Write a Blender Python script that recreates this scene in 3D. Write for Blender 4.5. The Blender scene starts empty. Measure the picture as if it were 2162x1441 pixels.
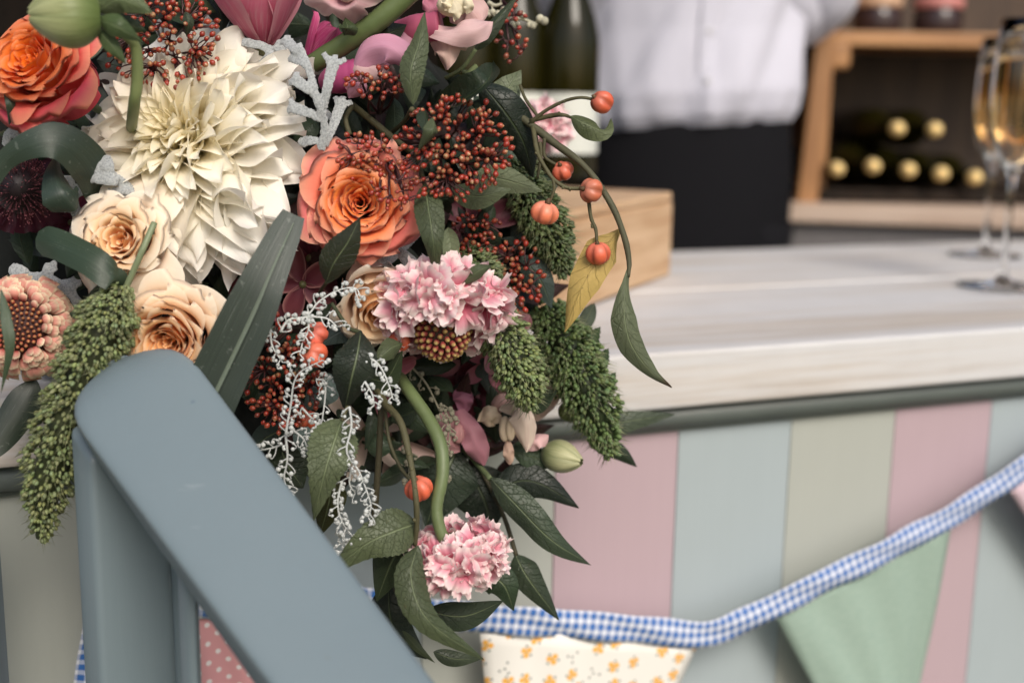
import bpy, bmesh, math
import numpy as np
from mathutils import Vector, Matrix
S = bpy.context.scene
COL = S.collection
PI = math.pi
# ------------------------------------------------------------------ camera
F = 2500.0                                   # focal length in photo pixels (2162 wide)
PITCH, ROLL = 0.192, 0.0162
CAM = np.array([0.0, 0.0, 1.30])
_r = np.array([1.0, 0, 0]); FW = np.array([0, math.cos(PITCH), -math.sin(PITCH)]); _u = np.array([0, math.sin(PITCH), math.cos(PITCH)])
RT = math.cos(ROLL)*_r + math.sin(ROLL)*_u
UP = math.cos(ROLL)*_u - math.sin(ROLL)*_r
cd = bpy.data.cameras.new('camera'); cam = bpy.data.objects.new('camera', cd); COL.objects.link(cam)
cd.sensor_width = 36; cd.lens = 36*F/2162; cd.clip_start = 0.02; cd.clip_end = 500
m = Matrix.Identity(4)
for i in range(3):
    m[i][0] = RT[i]; m[i][1] = UP[i]; m[i][2] = -FW[i]; m[i][3] = CAM[i]
cam.matrix_world = m
cd.dof.use_dof = True; cd.dof.focus_distance = 0.69; cd.dof.aperture_fstop = 3.9; cd.dof.aperture_blades = 0
S.camera = cam
# ------------------------------------------------------------------ sky, sun, exposure
SUN_EL, SUN_AZ = math.radians(41), math.radians(158)     # azimuth measured from +Y towards +X
w = bpy.data.worlds.new('World'); S.world = w; w.use_nodes = True
nt = w.node_tree; bg = nt.nodes['Background']
sk = nt.nodes.new('ShaderNodeTexSky'); sk.sky_type = 'NISHITA'; sk.sun_disc = False
sk.sun_elevation = SUN_EL; sk.sun_rotation = SUN_AZ; sk.dust_density = 4.0; sk.air_density = 1.0; sk.ozone_density = 1.0
nt.links.new(sk.outputs[0], bg.inputs[0]); bg.inputs[1].default_value = 0.10
sl = bpy.data.lights.new('sun', 'SUN'); sl.energy = 1.5; sl.angle = math.radians(25); sl.color = (1, .95, .88)
so = bpy.data.objects.new('sun', sl); COL.objects.link(so)
sdir = Vector((math.sin(SUN_AZ)*math.cos(SUN_EL), math.cos(SUN_AZ)*math.cos(SUN_EL), math.sin(SUN_EL)))
so.rotation_euler = sdir.to_track_quat('Z', 'Y').to_euler(); so.location = sdir*20
S.view_settings.view_transform = 'Standard'; S.view_settings.look = 'None'; S.view_settings.gamma = 1
S.view_settings.use_curve_mapping = False; S.view_settings.exposure = 0.58
# ------------------------------------------------------------------ helpers
def P(x, y, D): return CAM + FW*D + RT*((x-1081)/F*D) - UP*((y-720.5)/F*D)
def cw(r, u, b): v = RT*r + UP*u - FW*b; return v/np.linalg.norm(v)       # camera-relative direction -> world
def ray_plane(x, y, o, n):
    d = P(x, y, 1.0)-CAM
    t = np.dot(np.asarray(o)-CAM, n)/np.dot(d, n)
    return CAM + d*t
def px(n, D): return n*D/F
def nrm(v): v = np.asarray(v, float); return v/(np.linalg.norm(v)+1e-12)
def tag(o, label=None, cat=None, group=None, kind=None):
    if label: o['label'] = label
    if cat: o['category'] = cat
    if group: o['group'] = group
    if kind: o['kind'] = kind
    return o
def empty(name, loc, label, cat, rot=None, group=None):
    o = bpy.data.objects.new(name, None); o.empty_display_size = .02; COL.objects.link(o)
    M = Matrix.Identity(4) if rot is None else rot.to_4x4()
    M.translation = Vector(loc); o.matrix_world = M
    return tag(o, label, cat, group)
def link(name, me, parent=None):
    o = bpy.data.objects.new(name, me); COL.objects.link(o)
    if parent is not None: o.parent = parent
    return o
def wparent(o, parent):                       # parent keeping world coordinates of the mesh
    o.parent = parent; o.matrix_parent_inverse = parent.matrix_world.inverted(); return o
def mesh(name, V, Fc, mat=None, col=None, uv=None, smooth=True):
    me = bpy.data.meshes.new(name)
    me.from_pydata([tuple(v) for v in V], [], [tuple(f) for f in Fc])
    if smooth: me.polygons.foreach_set('use_smooth', [True]*len(me.polygons))
    if col is not None:
        a = me.color_attributes.new('Col', 'FLOAT_COLOR', 'POINT')
        c = np.ones((len(V), 4), np.float32); c[:, :3] = col; a.data.foreach_set('color', c.ravel())
    if uv is not None:
        l = me.uv_layers.new(name='UVMap'); uv = np.asarray(uv, np.float32)
        idx = np.empty(len(me.loops), np.int32); me.loops.foreach_get('vertex_index', idx)
        l.data.foreach_set('uv', uv[idx].ravel())
    if mat: me.materials.append(mat)
    me.update(); return me
def sheet_mesh(name, X, mat, col=None):       # X: (nv, nu, 3)
    nv, nu = X.shape[:2]
    i = np.arange(nv*nu).reshape(nv, nu)
    f = np.stack([i[:-1, :-1], i[:-1, 1:], i[1:, 1:], i[1:, :-1]], -1).reshape(-1, 4)
    uu, vv = np.meshgrid(np.linspace(0, 1, nu), np.linspace(0, 1, nv))
    if col is not None: col = np.broadcast_to(col, X.shape).reshape(-1, 3)
    return mesh(name, X.reshape(-1, 3), f, mat, col, np.stack([uu, vv], -1).reshape(-1, 2))
class Buf:
    def __init__(s): s.V = []; s.F = []; s.C = []; s.n = 0
    def add(s, V, Fc, c=(1, 1, 1)):
        V = np.asarray(V, float); s.V.append(V); s.F += [tuple(int(q)+s.n for q in f) for f in Fc]
        s.C.append(np.broadcast_to(np.asarray(c, float), V.shape)); s.n += len(V)
    def mesh(s, name, mat, smooth=True): return mesh(name, np.concatenate(s.V), s.F, mat, np.concatenate(s.C), None, smooth)
def spline(pts, n):                           # Catmull-Rom through points (any dimension)
    p = np.asarray(pts, float)
    if len(p) == 2: return p[0]+(p[1]-p[0])*np.linspace(0, 1, n)[:, None]
    q = np.vstack([2*p[0]-p[1], p, 2*p[-1]-p[-2]])
    out = []
    for t in np.linspace(0, len(p)-1, n):
        i = min(int(t), len(p)-2); s = t-i; a, b, c, d = q[i:i+4]
        out.append(.5*((2*b)+(-a+c)*s+(2*a-5*b+4*c-d)*s*s+(-a+3*b-3*c+d)*s**3))
    return np.array(out)
def tube(buf, path, rad, k=7, c=(1, 1, 1), flat=1.0, ref=None):
    path = np.asarray(path, float); n = len(path)
    rad = np.broadcast_to(np.asarray(rad, float), (n,)) if np.ndim(rad) == 0 or len(np.atleast_1d(rad)) == n else np.interp(np.linspace(0, 1, n), np.linspace(0, 1, len(rad)), rad)
    T = np.gradient(path, axis=0); T /= np.linalg.norm(T, axis=1)[:, None]+1e-12
    a = np.asarray(ref, float) if ref is not None else np.array([.3, .2, .93])
    V = []
    for i in range(n):
        s = nrm(np.cross(T[i], a)); b = np.cross(s, T[i])
        for j in range(k):
            t = 2*PI*j/k; V.append(path[i]+rad[i]*(math.cos(t)*s+math.sin(t)*b*flat))
    Fc = [(i*k+j, i*k+(j+1) % k, (i+1)*k+(j+1) % k, (i+1)*k+j) for i in range(n-1) for j in range(k)]
    Fc.append(tuple(range(k-1, -1, -1))); Fc.append(tuple((n-1)*k+j for j in range(k)))
    buf.add(V, Fc, c)
def lathe(prof, k=32):                        # prof: list of (r, z)
    V = []; Fc = []
    for r, z in prof:
        for j in range(k): V.append((r*math.cos(2*PI*j/k), r*math.sin(2*PI*j/k), z))
    for i in range(len(prof)-1):
        for j in range(k): Fc.append((i*k+j, i*k+(j+1) % k, (i+1)*k+(j+1) % k, (i+1)*k+j))
    return V, Fc
def ball(k=8, m=6):
    return lathe([(max(math.sin(PI*i/m), .02), -math.cos(PI*i/m)) for i in range(m+1)], k)
def box_mesh(name, sx, sy, sz, mat, bev=.002, seg=2):
    bm = bmesh.new(); bmesh.ops.create_cube(bm, size=1)
    for v in bm.verts: v.co = Vector((v.co.x*sx, v.co.y*sy, v.co.z*sz))
    if bev: bmesh.ops.bevel(bm, geom=bm.edges[:], offset=bev, segments=seg, profile=.5, affect='EDGES')
    me = bpy.data.meshes.new(name); bm.to_mesh(me); bm.free(); me.materials.append(mat)
    return me
def rot_z(a): return Matrix.Rotation(a, 3, 'Z')
def face_rot(z, spin=0):                      # rotation whose local z is the given world direction
    q = Vector(z).to_track_quat('Z', 'Y').to_matrix()
    return q @ Matrix.Rotation(spin, 3, 'Z')
rng = np.random.default_rng(7)
def U(a, b): return rng.uniform(a, b)
# ------------------------------------------------------------------ materials
class N:
    def __init__(s, name):
        s.m = bpy.data.materials.new(name); s.m.use_nodes = True; s.t = s.m.node_tree
        s.b = s.t.nodes['Principled BSDF']; s.out = s.t.nodes['Material Output']
    def n(s, ty, **kw):
        o = s.t.nodes.new('ShaderNode'+ty)
        for k, v in kw.items():
            if k in o.inputs: s.set(o.inputs[k], v)
            else: setattr(o, k, v)
        return o
    def set(s, sock, v):
        if isinstance(v, bpy.types.NodeSocket): s.t.links.new(v, sock)
        elif isinstance(v, (tuple, list)) and len(v) == 3 and sock.type == 'RGBA': sock.default_value = (*v, 1)
        else: sock.default_value = v
    def P(s, **kw):
        for k, v in kw.items(): s.set(s.b.inputs[k.replace('_', ' ')], v)
    def math(s, op, a, b=0.0, c=None, clamp=False):
        o = s.t.nodes.new('ShaderNodeMath'); o.operation = op; o.use_clamp = clamp
        s.set(o.inputs[0], a); s.set(o.inputs[1], b)
        if c is not None: s.set(o.inputs[2], c)
        return o.outputs[0]
    def ss(s, x, a, b):                        # smoothstep 0..1
        o = s.t.nodes.new('ShaderNodeMapRange'); o.interpolation_type = 'SMOOTHSTEP'
        s.set(o.inputs[0], x); o.inputs[1].default_value = a; o.inputs[2].default_value = b
        o.inputs[3].default_value = 0; o.inputs[4].default_value = 1; return o.outputs[0]
    def mix(s, f, a, b, ty='MIX'):
        o = s.t.nodes.new('ShaderNodeMix'); o.data_type = 'RGBA'; o.blend_type = ty
        s.set(o.inputs[0], f); s.set(o.inputs[6], a); s.set(o.inputs[7], b); return o.outputs[2]
    def noise(s, vec, scale, detail=4, rough=.55, w=None):
        o = s.n('TexNoise'); s.set(o.inputs['Vector'], vec) if vec is not None else None
        o.inputs['Scale'].default_value = scale; o.inputs['Detail'].default_value = detail; o.inputs['Roughness'].default_value = rough
        return o.outputs[0]
    def col(s): return s.n('Attribute', attribute_name='Col').outputs['Color']
    def uv(s): return s.n('TexCoord').outputs['UV']
    def obj(s): return s.n('TexCoord').outputs['Object']
    def gen(s): return s.n('TexCoord').outputs['Generated']
    def rand(s): return s.n('ObjectInfo').outputs['Random']
    def scale(s, vec, x, y, z):
        o = s.n('Mapping'); s.set(o.inputs[0], vec); o.inputs['Scale'].default_value = (x, y, z); return o.outputs[0]
    def bump(s, h, st, dist=.001):
        o = s.n('Bump'); o.inputs['Strength'].default_value = st; o.inputs['Distance'].default_value = dist
        s.set(o.inputs['Height'], h); s.set(s.b.inputs['Normal'], o.outputs[0])
    def translucent(s, c, f):
        t = s.n('BsdfTranslucent'); s.set(t.inputs[0], c); mx = s.n('MixShader'); mx.inputs[0].default_value = f
        s.t.links.new(s.b.outputs[0], mx.inputs[1]); s.t.links.new(t.outputs[0], mx.inputs[2]); s.t.links.new(mx.outputs[0], s.out.inputs[0])
def petal_mat(name, trans=.25, stripe=.15, scol=(.3, .05, .08), rough=.55, veins=22, spots=.0):
    k = N(name); uv = k.uv(); c = k.col()
    st = k.noise(k.scale(uv, veins, 1.6, 1), 1.0, 3, .6)
    f = k.math('MULTIPLY', k.ss(st, .45, .75), stripe)
    c = k.mix(f, c, scol, 'MIX')
    n2 = k.noise(k.obj(), 90, 3)
    c = k.mix(.35, c, k.mix(n2, (.82, .78, .75), (1.12, 1.10, 1.07)), 'MULTIPLY')
    if spots:
        sp = k.ss(k.noise(k.obj(), 160, 2), .70, .78)
        c = k.mix(k.math('MULTIPLY', sp, spots), c, (.25, .12, .05))
    k.P(Base_Color=c, Roughness=rough); k.b.inputs['Specular IOR Level'].default_value = .35
    k.b.inputs['Sheen Weight'].default_value = .12; k.b.inputs['Sheen Roughness'].default_value = .4
    k.bump(st, .25, .0012); k.translucent(c, trans); return k.m
def leaf_mat(name, rough=.42, vein=.5, vcol=(.22, .27, .14), net=.35, spot=.3):
    k = N(name); uv = k.uv(); sx = k.n('SeparateXYZ'); k.set(sx.inputs[0], uv)
    u, v = sx.outputs[0], sx.outputs[1]
    wob = k.math('MULTIPLY', k.math('SUBTRACT', k.noise(k.scale(uv, 3, 5, 1), 1.0, 2), .5), .09)
    a = k.math('ABSOLUTE', k.math('MULTIPLY', k.math('SUBTRACT', u, .5), 2.0))
    mid = k.math('SUBTRACT', 1.0, k.ss(a, .015, .075))
    s = k.math('FRACT', k.math('MULTIPLY', k.math('ADD', k.math('SUBTRACT', v, k.math('MULTIPLY', a, .16)), wob), 8.0))
    lat = k.math('MULTIPLY', k.math('SUBTRACT', 1.0, k.ss(k.math('ABSOLUTE', k.math('SUBTRACT', s, .5)), .0, .07)), .55)
    vo = k.n('TexVoronoi', feature='DISTANCE_TO_EDGE'); k.set(vo.inputs['Vector'], k.scale(uv, 9, 22, 1)); vo.inputs['Scale'].default_value = 1.0
    nw = k.math('MULTIPLY', k.math('SUBTRACT', 1.0, k.ss(vo.outputs['Distance'], .0, .07)), net)
    ve = k.math('MAXIMUM', mid, k.math('MAXIMUM', lat, nw))
    c0 = k.col()
    no = k.noise(k.obj(), 55, 4)
    c = k.mix(.55, c0, k.mix(no, (.45, .5, .45), (1.35, 1.3, 1.2)), 'MULTIPLY')
    sp = k.ss(k.noise(k.obj(), 210, 2), .70, .76)
    c = k.mix(k.math('MULTIPLY', sp, spot), c, (.07, .045, .02))
    c = k.mix(k.math('MULTIPLY', mid, vein), c, vcol)
    c = k.mix(k.math('MULTIPLY', k.math('MAXIMUM', lat, nw), vein*1.3, clamp=True), c, k.mix(.75, c, (.015, .02, .008)))
    k.P(Base_Color=c, Roughness=k.math('ADD', rough, k.math('MULTIPLY', no, .15))); k.b.inputs['Specular IOR Level'].default_value = .4
    k.bump(k.math('SUBTRACT', k.math('MULTIPLY', no, .5), ve), .8, .0009); k.translucent(c, .14); return k.m
def strap_mat():
    k = N('strap_leaf_green'); uv = k.uv(); c = k.col()
    st = k.noise(k.scale(uv, 34, .5, 1), 1.0, 3, .7)
    sc = k.ss(k.noise(k.scale(uv, 60, 3, 1), 1.0, 2, .5), .68, .74)
    dust = k.ss(k.noise(k.obj(), 240, 3, .7), .62, .72)
    c = k.mix(.8, c, k.mix(st, (.35, .38, .36), (1.8, 1.75, 1.6)), 'MULTIPLY')
    c = k.mix(k.math('MULTIPLY', k.math('MAXIMUM', k.math('MULTIPLY', sc, .35), k.math('MULTIPLY', dust, .22)), 1.0), c, (.33, .36, .32))
    k.P(Base_Color=c, Roughness=.42); k.bump(st, .35, .0008); k.translucent(c, .1); return k.m
def col_mat(name, rough=.5, noise=60, amt=.5, bump=.2, bs=200, spec=.5, trans=0, metal=0, coat=0):
    k = N(name); c = k.col(); no = k.noise(k.obj(), noise, 4)
    c = k.mix(amt, c, k.mix(no, (.55, .55, .55), (1.4, 1.4, 1.4)), 'MULTIPLY')
    rd = k.math('ADD', .82, k.math('MULTIPLY', k.rand(), .36))
    cc = k.n('CombineXYZ'); [k.set(cc.inputs[i], rd) for i in range(3)]
    c = k.mix(1.0, c, cc.outputs[0], 'MULTIPLY')
    k.P(Base_Color=c, Roughness=rough, Metallic=metal); k.b.inputs['Specular IOR Level'].default_value = spec
    k.b.inputs['Coat Weight'].default_value = coat
    k.bump(k.noise(k.obj(), bs, 3), bump, .0006)
    if trans: k.translucent(c, trans)
    return k.m
def plain(name, c, rough=.5, metal=0, noise=30, amt=.25, bump=.1, bs=120, c2=None):
    k = N(name); no = k.noise(k.obj(), noise, 5)
    c2 = c2 or tuple(x*(1-amt) for x in c)
    k.P(Base_Color=k.mix(no, c, c2), Roughness=rough, Metallic=metal); k.bump(k.noise(k.obj(), bs, 4), bump, .001); return k.m
def wood(name, c1, c2, sc=1.0, ax=0, rough=.6, white=None, wamt=.0, knots=True):
    k = N(name); o = k.obj()
    rd = k.math('MULTIPLY', k.rand(), 13.0)
    ad = k.n('VectorMath'); ad.operation = 'ADD'; k.set(ad.inputs[0], o); cb = k.n('CombineXYZ'); [k.set(cb.inputs[i], rd) for i in range(3)]; k.set(ad.inputs[1], cb.outputs[0])
    s = [14*sc]*3; s[ax] = 1.1*sc
    wv = k.noise(k.scale(ad.outputs[0], *s), 3.0, 6, .62)
    s2 = [90*sc]*3; s2[ax] = 2.5*sc
    fi = k.noise(k.scale(ad.outputs[0], *s2), 2.0, 5, .7)
    f = k.ss(k.math('ADD', k.math('MULTIPLY', wv, .65), k.math('MULTIPLY', fi, .35)), .36, .64)
    c = k.mix(f, c1, c2)
    if white:
        pa = k.noise(k.scale(ad.outputs[0], *[x*.45 for x in s]), 2.2, 5, .65)
        cov = k.math('MULTIPLY', k.ss(k.math('ADD', pa, k.math('MULTIPLY', k.math('SUBTRACT', fi, .5), .5)), .30, .62), wamt)
        cov = k.math('ADD', cov, 1-wamt-.04, clamp=True)
        c = k.mix(cov, c, k.mix(k.noise(ad.outputs[0], 25, 4), white, tuple(x*.86 for x in white)))
    k.P(Base_Color=c, Roughness=rough); k.bump(k.math('ADD', fi, wv), .3, .0012); return k.m
M_rose_o = petal_mat('rose_petal_orange', .34, .12, (.55, .07, .05), .55, 26, .35)
M_rose_p = petal_mat('rose_petal_peach', .36, .05, (.8, .5, .3), .55, 24, .0)
M_dahl = petal_mat('dahlia_petal_cream', .36, .12, (.86, .78, .58), .5, 9, .12)
M_pink = petal_mat('ruffled_petal_pink', .25, .12, (.7, .2, .28), .6, 30)
M_snap = petal_mat('snapdragon_petal', .25, .25, (.45, .09, .16), .6, 26)
M_mag = petal_mat('magenta_petal', .18, .75, (.66, .34, .40), .5, 24)
M_burg = petal_mat('burgundy_petal', .12, .3, (.05, .003, .012), .5, 20)
M_bud = petal_mat('green_bud_petal', .2, .4, (.06, .09, .02), .45, 14)
M_leaf = leaf_mat('leaf_green')
M_leafd = leaf_mat('leaf_dark_green', .36, .35, (.09, .12, .05), .25, .35)
M_leafy = leaf_mat('leaf_yellowing', .5, .35, (.45, .33, .10), .2, .6)
M_euc = leaf_mat('leaf_blue_grey', .55, .4, (.38, .45, .44), .15, .1)
M_strap = strap_mat()
M_felt = col_mat('dusty_miller_felt', .95, 350, .5, .5, 900, .1)
M_stem = col_mat('stem_green', .5, 60, .5, .3, 300)
M_twig = col_mat('twig_bark', .65, 150, .7, .6, 500, .3)
M_berry = col_mat('berry_skin', .35, 200, .4, .1, 400, .5, 0, 0, .1)
M_skst = col_mat('skimmia_stalk_dark_red', .5, 150, .4, .2)
M_fruit = col_mat('spindle_fruit_skin', .42, 70, .45, .25, 160, .45)
M_seed = col_mat('millet_seed_green', .5, 120, .5, .1, 300, .4, .12)
M_bead = col_mat('white_bud_felt', .9, 300, .35, .5, 900, .15)
M_zin = col_mat('zinnia_petal', .6, 220, .4, .3, 300, .3, .15)
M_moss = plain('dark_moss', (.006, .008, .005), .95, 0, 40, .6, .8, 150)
M_blue = None
# ------------------------------------------------------------------ the bar: geometry frame
SC = 1.1
H = .1653*SC; CT = CAM[2]-H                   # counter top height
YAW = .3882; DIRX = np.array([math.cos(YAW), math.sin(YAW), 0]); DIRN = np.array([-math.sin(YAW), math.cos(YAW), 0])
FRONT = np.array([0, .7735*SC, CT]); X0 = .0447*SC; PW = .1*SC; DEPTH = .5606*SC
BARROT = rot_z(YAW)
def bar(x, y, z): return FRONT + DIRX*x + DIRN*y + np.array([0, 0, z])
def bar_obj(name, me, x, y, z, parent):       # place a box mesh in bar coordinates
    o = link(name, me); M = BARROT.to_4x4(); M.translation = Vector(bar(x, y, z)); o.matrix_world = M
    return wparent(o, parent)
# ground and interior floor
gm = N('trodden_grass'); g1 = gm.noise(gm.obj(), 3, 6); gm.P(Base_Color=gm.mix(g1, (.05, .07, .025), (.11, .10, .05)), Roughness=.9); gm.bump(gm.noise(gm.obj(), 60, 5), .8, .02)
gr = link('ground', mesh('ground', [(-60, -60, 0), (60, -60, 0), (60, 60, 0), (-60, 60, 0)], [(0, 1, 2, 3)], gm.m)); tag(gr, kind='structure')
M_white = wood('whitewashed_plank', (.34, .27, .20), (.50, .42, .33), 1.0, 0, .8, (.60, .60, .605), .62)
M_dk = wood('dark_stained_board', (.010, .007, .005), (.022, .014, .009), 1.0, 2, .6)
van = empty('bar_cabin', (0, 3, 0), 'dark timber cabin enclosing the bar behind the counter', 'cabin')
def wbox(name, c, s, mat, parent, rot=None, bev=.003):
    o = link(name, box_mesh(name, *s, mat, bev)); M = (rot or Matrix.Identity(3)).to_4x4(); M.translation = Vector(c); o.matrix_world = M
    return wparent(o, parent) if parent else o
def bbox(name, x, y, z, s, mat, parent, bev=.003): return wbox(name, bar(x, y, z), s, mat, parent, BARROT, bev)
BZ = -CT                                      # ground in bar z
bbox('floor_board', .3, 1.35, BZ+.20, (3.4, 1.5, .1), M_dk, van)
for i in range(13): bbox('wall_board', -1.4+i*.28, 2.1, BZ+1.35, (.276, .03, 2.2), M_dk, van)
bbox('roof_board', .3, 1.42, BZ+2.47, (3.5, 1.5, .04), M_dk, van)
bbox('side_wall', -1.42, 1.3, BZ+1.35, (.03, 1.5, 2.2), M_dk, van)
bbox('side_wall', 2.1, 1.3, BZ+1.35, (.03, 1.5, 2.2), M_dk, van)
# ------------------------------------------------------------------ counter
ct = empty('bar_counter', bar(.3, .3, BZ), 'bar counter with whitewashed plank top and pastel striped front boards', 'counter')
TH = .046
widths = [.135, .16, .16, .16]; y = 0.0
for i, wd in enumerate(widths):
    bbox('top_plank', .55, y+wd/2, -TH/2-(.0015 if i % 2 else 0), (3.1, wd-.003, TH), M_white, ct, .003); y += wd
DEPTH = y
M_trim = plain('trim_grey_green', (.12, .14, .13), .4, 0, 20, .3, .1)
V, Fc = [], []
tr = Buf(); tube(tr, [bar(-1.0, .020, -TH-.0105), bar(2.1, .020, -TH-.0105)], .0098, 14, (1, 1, 1))
o = link('trim_moulding', tr.mesh('trim', M_trim)); wparent(o, ct)
bbox('trim_fillet', .55, .0265, -TH-.0205, (3.1, .012, .008), M_trim, ct, .002)
def paint(name, c):
    k = N(name); n1 = k.noise(k.obj(), 7, 5); n2 = k.noise(k.scale(k.obj(), 160, 160, 6), 1.0, 4, .7)
    cc = k.mix(n1, c, tuple(x*.86 for x in c)); k.P(Base_Color=k.mix(k.math('MULTIPLY', n2, .18), cc, tuple(x*.6 for x in c)), Roughness=.45)
    k.bump(n2, .12, .001); return k.m
PC = [paint('paint_sage_cream', (.42, .44, .40)), paint('paint_dusty_pink', (.475, .36, .395)), paint('paint_powder_blue', (.385, .445, .465))]
pn = {}
for k in range(-9, 19):
    mt = PC[k % 3 if True else 0]; mt = PC[(k+1) % 3]
    if mt.name not in pn: pn[mt.name] = box_mesh('front_board', PW-.0006, .016, .75, mt, .0010, 2)
    bar_obj('front_board', pn[mt.name], X0+PW*(k+.5), .034, -TH-.018-.375, ct)
bbox('inner_frame', .55, .32, -.5, (3.0, .5, .05), M_dk, ct)
bbox('skirting_board', .55, .05, BZ+.115, (3.1, .03, .23), M_trim, ct)
# ------------------------------------------------------------------ blue painted cart side frame (rail)
def blue_paint():
    k = N('paint_blue_grey_worn'); n1 = k.noise(k.obj(), 9, 5); n2 = k.noise(k.obj(), 70, 5, .7)
    c = k.mix(n1, (.138, .180, .200), (.165, .210, .230))
    ge = k.n('NewGeometry').outputs['Pointiness']
    ed = k.math('MULTIPLY', k.ss(ge, .56, .63), k.ss(n2, .50, .62))
    sp = k.ss(k.noise(k.obj(), 34, 2), .735, .76)
    c = k.mix(k.math('MULTIPLY', sp, .7), c, (.06, .10, .15)); c = k.mix(ed, c, (.12, .07, .04))
    br = k.noise(k.scale(k.obj(), 150, 150, 9), 1.0, 4, .7); sc3 = k.ss(k.noise(k.scale(k.obj(), 30, 220, 30), 1.0, 2), .72, .76); chp = k.ss(k.noise(k.obj(), 48, 5, .75), .71, .735)
    c = k.mix(k.math('MULTIPLY', br, .22), c, (.11, .15, .165)); c = k.mix(k.math('MULTIPLY', sc3, .25), c, (.30, .34, .35)); c = k.mix(k.math('MULTIPLY', chp, .75), c, (.10, .075, .05))
    k.P(Base_Color=c, Roughness=k.math('ADD', .30, k.math('MULTIPLY', br, .22))); k.bump(k.math('SUBTRACT', br, chp), .16, .0012); return k.m
M_blue = blue_paint()
Fl, Fr = P(122, 826, .632), P(362, 728, .648)
Nl, Nr = P(545, 1441, .520), P(905, 1441, .535)
rail = empty('cart_side_frame', (Fl[0], Fl[1], 0), 'blue grey painted wooden cart frame with sloping rounded top rail', 'cart frame')
ext = 1.35
A0 = (Fl+Fr)/2; A1 = A0+((Nl+Nr)/2-A0)*ext
dr = nrm(A1-A0); wv0 = Fr-Fl; wv1 = (Nr-Nl); upn = nrm(np.cross(wv1, dr))
if upn[2] < 0: upn = -upn
prof = []                                     # rounded board cross-section (across, up)
for a in np.linspace(0, 2*PI, 36, endpoint=False):
    ca, sa = math.cos(a), math.sin(a); e = .17
    prof.append((math.copysign(abs(ca)**e, ca)*.5, math.copysign(abs(sa)**e, sa)*.5))
RB = Buf(); rings = []
n = 26; TB = .026
for i in range(n):
    t = (i/(n-1))**1.6
    s = max(0, 1-(t/.15))                     # rounded far end
    c = A0+(A1-A0)*t; wd = np.linalg.norm(wv0)*(1-t/ext*0)+0*t; wd = .069 - .013*t
    wdir = nrm(nrm(wv0)*(1-t)+nrm(wv1)*t); wdir = nrm(wdir-dr*np.dot(wdir, dr)); un = np.cross(wdir, dr); un = un if un[2] > 0 else -un
    c = c - un*(.010*s**3)
    sh = math.sqrt(max(.06, 1-s**3))
    dome = lambda a: .0025*(1-(2*a)**2)
    rings.append([c+wdir*a*wd*sh+un*(b*TB+(dome(a) if b > 0 else 0)) for a, b in prof])
V = [v for r in rings for v in r]; k = len(prof)
Fc = [(i*k+j, i*k+(j+1) % k, (i+1)*k+(j+1) % k, (i+1)*k+j) for i in range(n-1) for j in range(k)] + [tuple(range(k)), tuple((n-1)*k+j for j in range(k))]
me = mesh('top_rail', V, Fc, M_blue)
o = link('top_rail', me); wparent(o, rail); bv = o.modifiers.new('b', 'BEVEL'); bv.width = .006; bv.segments = 3; bv.limit_method = 'ANGLE'; bv.angle_limit = 1.0
# vertical side plane below the rail's left edge
sp = np.array([Nl[0]-Fl[0], Nl[1]-Fl[1], 0]); L = np.linalg.norm(sp); sp /= L; sn = np.array([sp[1], -sp[0], 0]);
if np.dot(sn, CAM-Fl) < 0: sn = -sn
srot = Matrix(((sp[0], -sn[0], 0), (sp[1], -sn[1], 0), (0, 0, 1)))
def side(s, off, z0, s_h, name, sx, sy, mat, ztop0, ztop1, bev=.004):
    # board spanning s..s+sx along the side plane, top following the rail
    bm = bmesh.new(); vs = []
    for (a, zt) in ((0, ztop0), (sx, ztop1)):
        for b in (0, -sy):
            for zz in (z0, zt): vs.append(bm.verts.new((a, -b, zz)))
    for f in ((0, 1, 3, 2), (4, 6, 7, 5), (0, 4, 5, 1), (2, 3, 7, 6), (0, 2, 6, 4), (1, 5, 7, 3)): bm.faces.new([vs[i] for i in f])
    bmesh.ops.recalc_face_normals(bm, faces=bm.faces)
    bmesh.ops.bevel(bm, geom=bm.edges[:], offset=bev, segments=3, profile=.5, affect='EDGES')
    me = bpy.data.meshes.new(name); bm.to_mesh(me); bm.free(); me.materials.append(mat); me.polygons.foreach_set('use_smooth', [True]*len(me.polygons))
    o = link(name, me); M = srot.to_4x4(); q = Fl+sp*s+sn*off; M.translation = Vector((q[0], q[1], 0)); o.matrix_world = M; return wparent(o, rail)
zr = lambda s: Fl[2]-.012+(Nl[2]-Fl[2])*s/L
def s_of(x, y, off=0.): return float(np.dot(ray_plane(x, y, Fl+sn*off, sn)-Fl, sp))
sa, sb, sc1, sc2 = s_of(160, 1300), s_of(200, 1300), s_of(374, 1360, -.012), s_of(404, 1400, -.012)
side(sa, -.002, .35, 0, 'post', sb-sa, .05, M_blue, zr(sa)-.002, zr(sb)-.004)
side(sb-.002, -.045, .35, 0, 'panel', s_of(384, 1360, -.045)-sb, .012, M_blue, zr(sb), zr(sc1))
side(sc1, -.012, .35, 0, 'post', sc2-sc1, .007, M_blue, zr(sc1)-.004, zr(sc2)-.004)
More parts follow.
